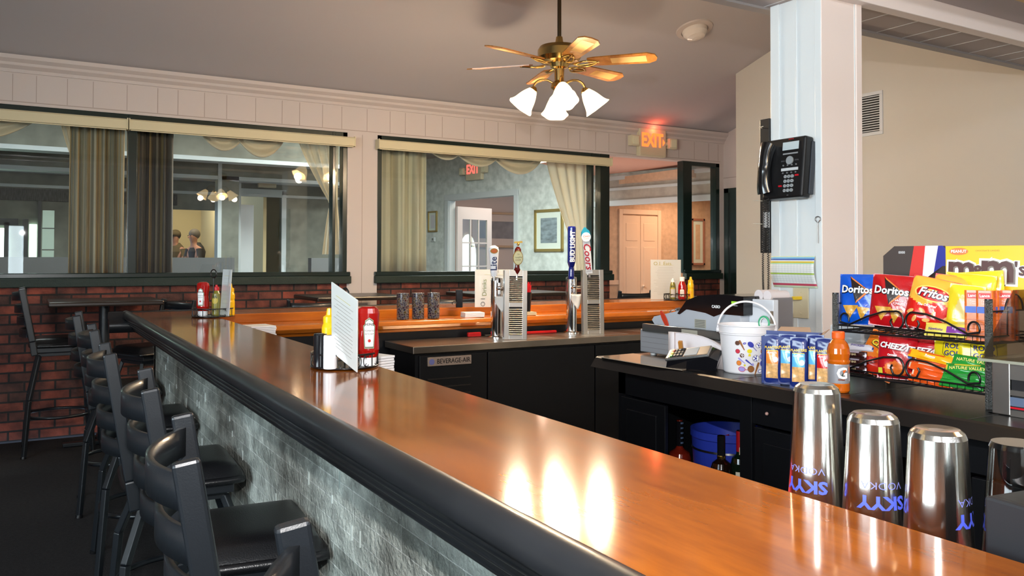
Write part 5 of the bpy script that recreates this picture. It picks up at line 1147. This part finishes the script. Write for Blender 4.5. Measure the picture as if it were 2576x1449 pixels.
def crackers(label, x, y, rz, h=.155):
    t = thing('cracker_pack', label, 'cracker pack', (x, y, RZ1-.018), R(rz), 'orange cracker packs')
    b = MB(); b.prism([(-.021, -.018), (.021, -.018), (.024, -.014), (.024, .014), (.021, .018), (-.021, .018), (-.024, .014), (-.024, -.014)], 0, h, 'Z'); b.build('wrapper', crk, t, bevel=.004)
    mp = lambda X, Z: (X, -.0188, Z); b = MB(); rpatch(b, mp, -.021, h*.55, .021, h*.68, 0); b.build('blue_band_print', P(45, 85, 180), t); b = MB(); rpatch(b, mp, -.016, h*.84, .018, h*.95, 0, lift=.0005); b.build('red_name_print', P(205, 45, 40), t)
    wtext('lettering', 'Lance', .012, wht, t, mp, .001, h*.895, .05, bold=.0003, lift=.001); wtext('lettering', 'Toast\nChee', .007, wht, t, mp, 0, h*.76, lift=.0006)
    for k in range(5):
        b = MB(); b.box(-.024, -.0195, .008+k*.014, .024, -.0182, .0092+k*.014); b.build('cracker_edge', P(150, 60, 20), t)
for k, (x, y, rz) in enumerate(((.045, .475, -72), (.075, .510, -70), (.12, .53, -70), (.16, .52, -72), (.045, .512, -75))):
    crackers(('orange cracker pack left of the right rack post', 'orange cracker pack behind the top of the right rack post', 'third orange cracker pack, seen past the wire side rail', 'last orange cracker pack at the back right of the top shelf', 'orange cracker pack hidden by the right rack post')[k], RX+x, RY0-y, rz)
t, mp = bag('fig_bar_pack', 'small yellow and purple fig cookie pack lying on the front of the top shelf', 'cookie pack', (RX+.012, RY0-.40, RZ1-.012), (R(-20), 0, R(-84)), .13, .042, .02, [G(225, 205, 90), G(130, 60, 150)], lambda a, v: 1 if (a > .05 and v > .3 and v < .8) else 0, nx=26, nz=8, crimp=.004)
wtext('lettering', 'Newtons', .013, P(90, 50, 130), t, mp, -.03, .02, -.05, shear=.2, bold=.0003); wtext('lettering', 'Fig', .011, wht, t, mp, .03, .025, -.05)
# candy boxes standing behind
def cbox(name, label, loc, rz, w, h, d, col, cut=0):
    t = thing(name, label, 'candy box', loc, R(rz)); b = MB()
    b.prism([(-w/2, 0), (w/2, 0), (w/2, h-cut), (w/2-cut*1.2, h), (-w/2+cut*1.2, h), (-w/2, h-cut)], 0, d, 'Y'); b.build('carton', col, t); return t, (lambda x, z: (x, -.0008, z))
TB = RZ1+.0755
t, mp = cbox('candy_bar_box', 'brown candy bar display box with red, white and blue stripes', (RX+.22, RY0-.17, TB), -84, .250, .205, .03, mat('choc_carton', s2l(72, 62, 58), .4), .035)
b = MB(); patch(b, mp, [(-.045, .0), (.01, 0), (.03, .205), (-.01, .205)], 0, .0004); patch(b, mp, [(.01, 0), (.04, 0), (.075, .205), (.03, .205)], 1, .0004); patch(b, mp, [(.04, 0), (.125, 0), (.125, .17), (.09, .205), (.075, .205)], 2, .0004); b.build('stripe_print', [P(215, 60, 55), P(232, 236, 245), P(50, 55, 150)], t)
b = MB(); sn = [(-.122, .03), (-.10, .045), (.065, .088), (.09, .12), (.10, .12), (.115, .045), (.085, .045), (-.09, -.0), (-.12, -.01)]; sn = [(p[0], p[1]+.015) for p in sn]; patch(b, mp, sn, 0, .001); patch(b, mp, [(-.075, .015), (.03, .042), (.038, .085), (-.068, .055)], 1, .0014); patch(b, mp, [(-.072, .018), (.027, .045), (.034, .081), (-.065, .052)], 2, .0018); patch(b, mp, [(.040, .055), (.085, .062), (.088, .098), (.044, .088)], 3, .0016); b.build('wrapper_print', [P(62, 50, 45), P(190, 40, 50), wht, nut], t)
wtext('lettering', 'SNICKERS', .026, P(50, 60, 150), t, mp, -.02, .050, .27, bold=.0009, sx=.82, lift=.0026); wtext('lettering', '0000', .012, P(190, 190, 190), t, mp, -.055, .182, bold=.0006)
yc = mat('yellow_carton', s2l(240, 190, 15), .35, coat=.2)
t, mp = cbox('peanut_candy_box', "yellow peanut candy box with big brown letters at the top right edge", (RX+.20, RY0-.43, TB), -80, .26, .202, .03, yc)
br_ = P(75, 35, 28); dk = P(120, 110, 100)
for (s_, cx, cz, sz, an) in (('m', -.080, .128, .115, -.04), ('&', -.028, .115, .060, -.05), ('m', .030, .128, .135, -.03), ("'s", .096, .125, .06, 0)):
    for m_, bo, li in ((wht, .012, .0008), (dk, .006, .0012), (br_, .0028, .0016)):
        if s_ == "'s" and m_ is dk: continue
        wtext('lettering', s_, sz, m_, t, mp, cx+(0 if m_ is br_ else .002), cz-(0 if m_ is br_ else .002), an, bold=bo*(sz/.12), lift=li)
b = MB(); patch(b, mp, ell(-.088, .184, .030, .012), 0, .0004); b.build('oval_print', P(215, 120, 60), t); wtext('lettering', 'PEANUT', .013, wht, t, mp, -.088, .184, bold=.0004, lift=.001)
wtext('lettering', 'CHOCOLATE CANDIES', .007, P(140, 90, 20), t, mp, .0, .186)
b = MB(); patch(b, mp, ell(-.02, .02, .012, .010), 0, .0004); patch(b, mp, ell(-.045, .012, .010, .008), 1, .0004); patch(b, mp, ell(-.005, .005, .011, .008), 2, .0004); b.build('candy_print', [P(185, 25, 35), P(50, 70, 170), P(200, 110, 30)], t)
# lower shelf
LZ = RZ0-.018
t, mp = bag('cheese_puff_bag', 'orange cheese puff bag leaning at the left end of the lower shelf', 'chip bag', (RX+.06, RY0-.10, LZ), RR(-14, -70, 24), .13, .15, .04, [G(225, 115, 25), G(200, 40, 20)], lambda a, v: 1 if v < .42+.25*a else 0, 'chip bags on the snack rack')
wtext('lettering', 'Cheetos', .028, blk, t, mp, .0, .100, -.15, bold=.003, shear=.2); wtext('lettering', 'Cheetos', .028, P(235, 205, 60), t, mp, 0, .101, -.15, bold=.0012, shear=.2, lift=.001); wtext('lettering', 'Crunchy', .012, P(235, 205, 60), t, mp, .005, .078, -.1, bold=.0003)
t, mp = bag('cheese_puff_bag', "orange bag ending in 's behind the first, under the top shelf", 'chip bag', (RX+.125, RY0-.17, LZ+.01), RR(-4, -76, 4), .20, .135, .035, [G(220, 110, 25), blk], lambda a, v: 0, 'chip bags on the snack rack')
wtext('lettering', "cheetos", .032, blk, t, mp, .02, .108, -.06, bold=.003, shear=.2); wtext('lettering', "cheetos", .032, P(235, 205, 60), t, mp, .02, .109, -.06, bold=.001, shear=.2, lift=.001)
def cheezit(label, x, y, rot, h=.15):
    t, mp = bag('cheese_cracker_bag', label, 'cracker bag', (RX+x, RY0-y, LZ), rot, .125, h, .05, [G(180, 16, 28), crk], lambda a, v: 1 if ((a*1.0)**2*5+(v-.22)**2*14) < .42 and v < .5 else 0, 'chip bags on the snack rack')
    wtext('lettering', 'CHEEZ·IT', .026, P(90, 5, 10), t, mp, .002, h*.70, -.12, bold=.002, shear=.15); wtext('lettering', 'CHEEZ·IT', .026, wht, t, mp, 0, h*.71, -.12, bold=.001, shear=.15, lift=.001)
    wtext('lettering', 'Original', .010, wht, t, mp, -.01, h*.52, -.05, bold=.0004); b = MB(); rpatch(b, mp, .038, h*.47, .05, h*.56, 0, 1, 1, .001); rpatch(b, mp, -.058, .012, -.042, .034, 1, 1, 1, .001); b.build('printed_badge', [P(70, 120, 190), P(215, 205, 60)], t)
cheezit('red cheese cracker bag with its full white name showing, front of the lower shelf', .035, .215, RR(-8, -72, 0))
cheezit('second red cheese cracker bag partly behind the first', .085, .285, RR(-6, -74, -3), .138)
t, mp = bag('potato_chip_bag', "grey potato chip bag with red round emblem at the back of the lower shelf", 'chip bag', (RX+.14, RY0-.285, LZ+.01), RR(-3, -78), .12, .14, .035, [G(125, 125, 120), blk], lambda a, v: 0, 'chip bags on the snack rack')
b = MB(); patch(b, mp, ell(0, .105, .038, .026, .1), 0, .0004); patch(b, mp, ell(0, .105, .033, .021, .1), 1, .0008); b.build('round_emblem', [P(230, 195, 60), P(195, 25, 35)], t); wtext('lettering', "Lay's", .026, wht, t, mp, 0, .105, -.03, bold=.0008, shear=.25, lift=.0018)
prz = mat('pretzel_print', s2l(130, 60, 22), .3, coat=.5, var=.5, vscale=70)
def rold(label, x, y, rot):
    t, mp = bag('pretzel_bag', label, 'pretzel bag', (RX+x, RY0-y, LZ+.004), rot, .135, .142, .045, [G(215, 195, 20), prz], lambda a, v: 1 if v < .55-.12*(1-4*a*a) else 0, 'chip bags on the snack rack')
    b = MB(); o = [(-.036, .132), (.036, .132), (.038, .095), (.025, .080), (0, .072), (-.025, .080), (-.038, .095)]; patch(b, mp, o, 0, .0006); patch(b, mp, [(p[0]*.95, .102+(p[1]-.102)*.94) for p in o], 1, .001); b.build('shield_emblem', [P(60, 50, 20), G(215, 195, 20)], t)
    wtext('lettering', 'ROLD', .023, P(45, 45, 110), t, mp, 0, .118, -.03, bold=.0005, lift=.003); wtext('lettering', 'GOLD', .023, P(45, 45, 110), t, mp, 0, .094, -.03, bold=.0005, lift=.003)
rold('yellow pretzel bag with a blue outlined shield on the lower shelf', .075, .395, RR(-10, -74)); rold('second yellow pretzel bag behind the right rack post', .10, .47, RR(-4, -50))
def bar_(name, label, x, y, dz, w, h, rot, c0, c1, txt=None, tc_=None, grp='candy and granola bars on the lower shelf'):
    t, mp = bag(name, label, 'snack bar', (RX+x, RY0-y, LZ+dz), rot, w, h, .018, [c0, c1], lambda a, v: 1 if abs(a) > .44 or (v > .75 and abs(a) < .3) else 0, grp, 24, 8, .004)
    if txt: wtext('lettering', txt, h*.42, tc_ or wht, t, mp, 0, h*.48, 0, bold=.0003)
    return t
for k in range(3): bar_('chocolate_bar', ('topmost chocolate bar pack in the stack behind the orange bottle', 'middle chocolate bar pack in the stack behind the orange bottle', 'bottom chocolate bar pack in the stack behind the orange bottle')[k], .020, .045, .056-.026*k, .12, .024, RR(-10, -84), G(52, 24, 24), G(190, 180, 200), 'PECAN BAR', P(220, 205, 160))
bar_('candy_bar', 'white and blue wrapped bar on top of the chocolate bar stack', .045, .055, .082, .11, .026, RR(-50, -76), G(225, 225, 235), G(60, 60, 140), 'SNICKERS', P(60, 60, 150))
orb = G(225, 85, 25)
for k in range(5): bar_('peanut_butter_bar', ('uppermost yellow-wrapped bar of the orange bars', 'orange wrapped bar just under the yellow one', 'orange wrapped bar in the middle of the pile', 'orange wrapped bar second from the bottom', 'orange wrapped bar at the bottom of the pile behind the shelf wire')[k], .018+.012*k*(k < 2), .345+.012*(k % 2), .076-.019*k, .14, .026, (R(-25), R((9, 6, 7, 4, 6)[k]), R(-80)), (G(240, 170, 20) if k == 0 else orb), (orb if k == 0 else G(235, 215, 190)), ('Reeses' if k == 0 else None), P(230, 225, 220))
grn = G(35, 140, 50)
for k in range(4): bar_('granola_bar', ('topmost green granola bar, partly behind the pretzels', 'green granola bar with yellow lettering in front by the right post', 'green granola bar third from the top by the right post', 'lowest green granola bar behind the shelf wire')[k], .020+.02*(k == 0), .475-.01*k, .068-.022*k, .13, .034, (R(-30), R((5, -2, 3, 2)[k]), R(-80)), grn, G(215, 200, 60) if k == 1 else grn, 'NATURE VALLEY' if k < 2 else None, P(225, 215, 120))
bar_('granola_bar', 'dark wrapped bar seen through the gap right of the post', .08, .52, .05, .08, .04, RR(-10, -72), G(40, 40, 45), G(230, 160, 40), 'protein', wht)
# white battery backup box behind the rack
t = thing('power_backup_box', 'white power backup unit with red letters behind the left rack post', 'electrical box', (RX+.40, 2.30, K1+.04), 0); b = MB(); b.box(0, -.16, 0, .12, .0, .14); b.build('housing', P(205, 208, 214), t, bevel=.01); b = MB(); b.box(.01, -.30, 0, .12, -.18, .135); b.build('second_housing', P(190, 185, 180), t, bevel=.01)
text('lettering', 'APC', .022, P(150, 40, 40), t, (-.001, -.075, .04), (pi/2, -pi/2, -pi/2)); b = MB(); b.sphere((-.001, -.10, .055), .004, 10, 8); b.build('led', mat('green_led', (.3, 1, .3), .5, emit=3), t)
b = MB(); b.box(.0, -.3, -.04, .12, 0, 0); b.build('stand', blackm, t)
# ---- acrylic and steel dispenser at the right edge
t = thing('steel_condiment_case', 'brushed steel case with clear sloping lid cut by the right picture edge', 'condiment case', (2.44, 1.368, K1))
b = MB(); b.box(0, -.012, .0, .012, .014, .0); b.box(0, -.62, 0, .26, -.055, .12, 0); b.build('body', mat('dark_interior', (.02, .02, .022), .3), t)
b = MB(); b.box(-.002, -.052, -.0, .26, .0, .155); b.build('end_panel', steel, t, bevel=.003)
for z0, z1, m_ in ((.105, .15, steel), (.06, .075, steel), (.03, .055, P(90, 105, 130)), (.022, .027, P(190, 20, 40)), (.0, .018, steel)):
    b = MB(); b.box(-.004, -.62, z0, .0, -.053, z1); b.build('front_strip', m_, t)
ac = glassmat('smoky_acrylic', (.62, .57, .53), 2.5)
b = MB(); b.add([(-.02, .02, .158), (.28, .02, .158), (.28, -.62, .158), (-.02, -.62, .158), (.06, -.03, .36), (.28, -.03, .36), (.28, -.62, .36), (.06, -.62, .36)], [(0, 1, 5, 4), (3, 7, 6, 2), (0, 4, 7, 3), (1, 2, 6, 5), (4, 5, 6, 7)]); b.build('clear_lid', ac, t)
b = MB(); b.box(-.03, -.62, .152, .28, .025, .160); b.build('lid_flange', mat('greenish_acrylic', (.45, .46, .36), .1, alpha=.6), t)
# ================================================================ under the counter
t = thing('whiskey_bottle', 'long-necked bottle with black collar and amber-red body in the open cabinet', 'bottle', (2.55, 2.83, .121)); zt = .69-.121
b = MB(); b.lathe([(0, zt-.42), (.05, zt-.42), (.052, zt-.41), (.052, zt-.17), (.045, zt-.145), (.022, zt-.13), (.0155, zt-.12), (.015, zt-.01), (.013, zt), (0, zt)], n=28); b.lathe([(0, 0), (.052, 0), (.052, zt-.41), (0, zt-.41)], n=24); b.build('glass_body', mat('amber_red', (.16, .012, .005), .08, coat=.8), t)
b = MB(); b.lathe([(.016, zt-.115), (.0175, zt-.112), (.0165, zt-.005), (0, zt+.001)], n=24); b.build('neck_wrap', mat('black_gloss', (.006, .006, .008), .12), t)
for k in range(5):
    b = MB(); mp = cylmap(.0172, zt-.10+k*.022); rpatch(b, mp, -.008, -.004, .010, .004, 0); b.build('neck_print', P(80, 100, 130), t)
t = thing('blue_bucket', 'blue plastic bucket in the open cabinet holding a red folded box', 'bucket', (2.62, 2.60, .121)); b = MB(); b.lathe([(0, 0), (.12, 0), (.125, .01), (.155, .53), (.16, .535), (.16, .565), (.15, .565), (.145, .5), (.12, .02), (0, .02)], n=48); b.build('pail', mat('cobalt_plastic', (.02, .04, .36), .35), t)
b = MB(); b.lathe([(.151, .48), (.156, .482), (.154, .49)], n=48); b.tube([(-.15, .06, .42), (-.17, .0, .43), (-.16, -.08, .40)], .004, 6); b.build('handle', wire, t)
t = thing('red_carton', 'red folded carton with white triangle sticking out of the blue bucket', 'carton', (2.50, 2.56, .60), rot=(0, .2, R(-70))); b = MB(); b.prism([(-.05, -.04), (.04, -.06), (.045, .10), (-.03, .05)], -.006, .006, 'Y'); b.build('panel', P(150, 12, 22), t); b = MB(); b.tube([(-.035, -.008, .03), (.03, -.008, .0), (-.005, -.008, -.05)], .002, 5, closed=True); b.build('triangle_print', wht, t)
def liq(label, x, y, zt, z0=.121, body=None, neck=None, band=None, r=.038, capc=None, lbl=None):
    t = thing('liquor_bottle', label, 'bottle', (x, y, z0)); h = zt-z0
    b = MB(); b.lathe([(0, h-.31), (r, h-.31), (r, h-.13), (r*.85, h-.11), (.017, h-.095), (.015, h-.08), (.0145, h), (0, h)], n=28); b.build('glass_body', body, t)
    b = MB(); b.lathe([(.0155, h-.085), (.0162, h-.08), (.0162, h-.002), (0, h+.001)], n=24); b.build('capsule', capc or mat('black_gloss', (.006, .006, .008), .12), t)
    if band: b = MB(); b.lathe([(.0165, h-.092), (.0175, h-.09), (.0175, h-.082), (.0165, h-.08)], n=24); b.build('gold_band', band, t)
    if lbl:
        b = MB(); mp = cylmap(r, h-.19, -.5); rpatch(b, mp, -.03, -.05, .03, .03, 0); b.build('label', lbl, t)
        b = MB(); mp = cylmap(.0165, h-.075, -.3); rpatch(b, mp, -.012, -.03, .012, .01, 0); b.build('neck_label', lbl, t)
    b = MB(); b.box(-.03, -.03, 0, .03, .03, max(.01, h-.312)); b.build('base_block', blackm, t); return t
dkg = mat('dark_bottle_glass', (.01, .004, .002), .06, coat=.8)
liq('black liquor bottle with gold band in front of the blue bucket', 2.44, 2.46, .70, body=dkg, band=mat('gold_metal', (.8, .5, .12), .2, metal=1), r=.042)
liq('green-black bottle with red cap half hidden by the cabinet stile', 2.50, 2.415, .722, body=mat('green_black_glass', (.004, .010, .005), .06, coat=.8), capc=P(150, 15, 25), lbl=P(205, 200, 180))
t = liq('dark liqueur bottle between the tins and the black box', 2.55, 1.505, .735, body=dkg, lbl=None, r=.036)
wtext('lettering', 'The Irish', .011, wht, t, cylmap(.0166, .735-.121-.06, -.4), 0, 0, bold=.0003); b = MB(); mp = cylmap(.0166, .735-.121-.08, -.4); rpatch(b, mp, -.012, -.006, .012, .006, 0); b.build('neck_label', P(150, 140, 80), t)
b = MB(); mp = cylmap(.0365, .735-.121-.16, -.4); patch(b, mp, ell(0, 0, .016, .02), 0); patch(b, mp, ell(0, 0, .010, .013), 1, .0005); b.build('swirl_label', [P(120, 115, 100), P(30, 25, 20)], t)
t = thing('plastic_knob', 'small pinkish drawer knob under the black counter', 'knob', (2.352, 2.135, .849)); b = MB(); b.sphere((-.006, 0, 0), .0065, 10, 8); b.build('knob', P(190, 150, 140), t)
# ================================================================ things on the column
t = thing('wall_phone', 'black corded desk phone mounted on the white column face', 'telephone', (CX0-.006, 2.83, 1.86), R(-90))
bp_ = mat('phone_black', (.008, .008, .009), .35); MP = Matrix.Rotation(R(-6), 4, 'X')
b = MB(MP); b.box(-.115, -.075, -.150, .135, -.012, .152); b.build('body', bp_, t, bevel=.012, segs=3)
b = MB(MP); b.box(-.02, -.03, -.13, .142, .0, .13); b.build('wall_stand', mat('phone_side', (.03, .035, .045), .4), t, bevel=.004)
b = MB(MP); pts = [(-.082, -.085, -.118), (-.086, -.100, -.085), (-.084, -.106, 0), (-.086, -.100, .085), (-.082, -.085, .122)]; q = [Vector(p) for p in pts]
hp = bez(q[0], q[1], q[1]+Vector((0, 0, .05)), q[2], 8)+bez(q[2], q[3]-Vector((0, 0, .05)), q[3], q[4], 8)[1:]
b.tube(hp, [.041-.010*sin(pi*i/16) for i in range(17)], 14); b.build('handset', mat('handset_black', (.006, .006, .007), .16, coat=.6), t)
b = MB(MP); b.box(.0, -.0775, .088, .098, -.0752, .128); b.build('screen', mat('phone_lcd', s2l(190, 205, 210), .25), t)
b = MB(MP); b.box(.005, -.0775, .066, .095, -.0752, .073); b.build('button_strip', P(150, 152, 155), t)
b = MB(MP); b.box(.0, -.0775, -.016, .103, -.0752, -.002); b.build('label_strip', P(205, 208, 210), t)
b = MB(MP); b.cyl((.05, -.075, .035), (.05, -.081, .035), .021, n=28); b.build('navigation_key', P(150, 155, 158, .25), t)
for dx in (-.042, .042):
    b = MB(MP); b.box(.05+dx-.010, -.079, .030, .05+dx+.010, -.075, .037); b.build('side_key', mat('key_dark', (.05, .05, .055), .5), t)
for r_, zz in enumerate((.012, -.026)):
    for c_ in range(4):
        b = MB(MP); b.cyl((.012+c_*.026, -.075, zz), (.012+c_*.026, -.079, zz), .004, n=10); b.build('line_key', P(120, 122, 125), t)
for r_ in range(4):
    for c_ in range(3):
        b = MB(MP); x = .030+c_*.021; z = -.045-r_*.023; b.cyl((x, -.075, z), (x, -.080, z), .0085, n=16); b.build('digit_key', P(160, 165, 168, .3), t)
        text('lettering', '1234567890*#'[r_*3+c_], .008, blk, t, tuple(MP @ Vector((x, -.0804, z))), (pi/2+R(-6), 0, 0))
for x, z in ((.098, -.042), (.0, -.090)):
    b = MB(MP); b.box(x-.010, -.079, z-.004, x+.010, -.075, z+.004); b.build('red_key', P(200, 25, 40), t)
text('lettering', 'AVAYA', .010, P(190, 25, 35), t, tuple(MP @ Vector((.05, -.0775, .141))), (pi/2+R(-6), 0, 0)); text('lettering', '1408', .006, gry, t, tuple(MP @ Vector((.05, -.0775, -.138))), (pi/2+R(-6), 0, 0))
# coiled cord hanging in a loop
t = thing('phone_cord', 'black coiled handset cord hanging in a long loop beside the column', 'cord')
axis_ = bez((3.20, 2.925, 1.715), (3.20, 2.935, 1.45), (3.20, 2.942, 1.25), (3.20, 2.920, 1.19), 26)+bez((3.20, 2.920, 1.19), (3.20, 2.885, 1.18), (3.20, 2.903, 1.45), (3.20, 2.903, 1.72), 26)[1:]
pts = []; n_ = 900
for i in range(n_):
    s_ = i/(n_-1)*(len(axis_)-1); k = min(int(s_), len(axis_)-2); p = axis_[k].lerp(axis_[k+1], s_-k); a = i*2*pi/7.5; pts.append(p+Vector((.0045*cos(a), .0045*sin(a), 0)))
b = MB(); b.tube(pts, .0019, 5); tag(b.build('coil', wire, t))
# black rack panel beyond the column
t = thing('wall_panel', 'tall narrow black panel with hooks on the far side of the column', 'panel', (3.30, 2.96, 1.80))
b = MB(); b.box(-.01, .01, -.35, .02, .075, .345); b.box(0, 0, -.3, .02, .012, .3); b.build('panel', mat('panel_black', (.012, .012, .013), .4), t, bevel=.003)
for z in (.30, -.08, -.2):
    b = MB(); b.tube([(-.01, .06, z), (-.03, .06, z), (-.035, .03 if z > 0 else .1, z+.003)], .002, 6); b.build('hook', mat('pale_hook', s2l(200, 195, 180), .4), t)
b = MB(); b.box(-.02, .01, -.22, -.01, .045, -.14); b.build('clear_clip', mat('clear_clip', (.6, .6, .6), .1, alpha=.6), t)
# calendar sheet, outlet, cable, hook
t = thing('calendar_sheet', 'curling calendar strip with blue, yellow, green and red bands taped to the column', 'calendar', (CX0-.004, 2.82, 1.355), R(-90))
W2, H2 = .135, .078
def cs(x, z):
    v = (z+H2)/(2*H2); return (x+.012*(1-v), -.006-.030*sin(pi*v)*.6-.006*v, z)
b = MB(); cm = [P(222, 226, 224, .6), P(110, 175, 215, .6), P(60, 90, 170, .6), P(205, 180, 50, .6), P(150, 205, 165, .6), P(160, 190, 70, .6), P(195, 70, 95, .6), P(200, 215, 185, .6)]
def cz_(u, v):
    for a, c, m in ((.97, 1.01, 7), (.92, .97, 1), (.86, .92, 2), (.83, .86, 0), (.78, .83, 3), (.75, .78, 4), (.42, .46, 5), (.06, .14, 6), (0, .06, 7)):
        if a <= v < c: return m
    return 0
b.grid(lambda u, v: cs((u-.5)*2*W2, -H2+2*H2*v), 14, 60, mf=cz_); o = b.build('sheet', cm, t, solid=.0006)
b = MB()
for k in range(1, 14): rpatch(b, cs, -W2+k*.019, -H2*.7, -W2+k*.019+.0007, H2*.5, 0, 1, 10, .0006)
for k in range(1, 10): rpatch(b, cs, -W2, -H2*.7+k*.0098, W2, -H2*.7+k*.0098+.0006, 0, 10, 1, .0006)
b.build('printed_grid', P(150, 158, 165), t)
t = thing('wall_plate', 'ivory wall plate with a yellow network plug, below the calendar', 'outlet', (CX0-.006, 2.776, 1.205), R(-90)); b = MB(); b.box(-.047, -.006, -.078, .047, 0, .072); b.build('plate', ivory, t, bevel=.004)
for z in (.05, -.015, -.055):
    b = MB(); b.cyl((0, -.006, z), (0, -.009, z), .005, n=12); b.build('screw', ivory, t)
t = thing('network_cable', 'pale network cable with yellow plug curling from the wall plate', 'cable'); b = MB(); b.tube(bez((3.28, 2.78, 1.227), (3.22, 2.82, 1.235), (3.20, 2.84, 1.21), (3.20, 2.85, 1.16), 10)+bez((3.20, 2.85, 1.16), (3.20, 2.87, 1.11), (3.20, 2.89, 1.09), (3.15, 2.93, 1.06), 10)[1:], .0045, 8); b.build('sheath', P(205, 192, 175, .5), t)
b = MB(); b.box(3.235, 2.765, 1.219, 3.288, 2.785, 1.235); b.build('plug', P(225, 190, 40), t, bevel=.002)
t = thing('bottle_opener', 'small wire loop key hanging from a nail at the column corner', 'opener', (CX0-.01, 2.67, 1.61), R(-80)); b = MB(); b.tube([(.014*sin(a)*(1 if cos(a) > -.3 else .75), -.004, .014*cos(a)) for a in [2*pi*i/24 for i in range(24)]], .0022, 6, closed=True); b.tube([(0, -.004, -.012), (.001, -.004, -.115)], .0026, 8); b.build('loop', mat('dull_steel', (.35, .34, .33), .35, metal=1), t); b = MB(); b.cyl((0, .012, .012), (0, -.012, .012), .0015); b.build('nail', gry, t)
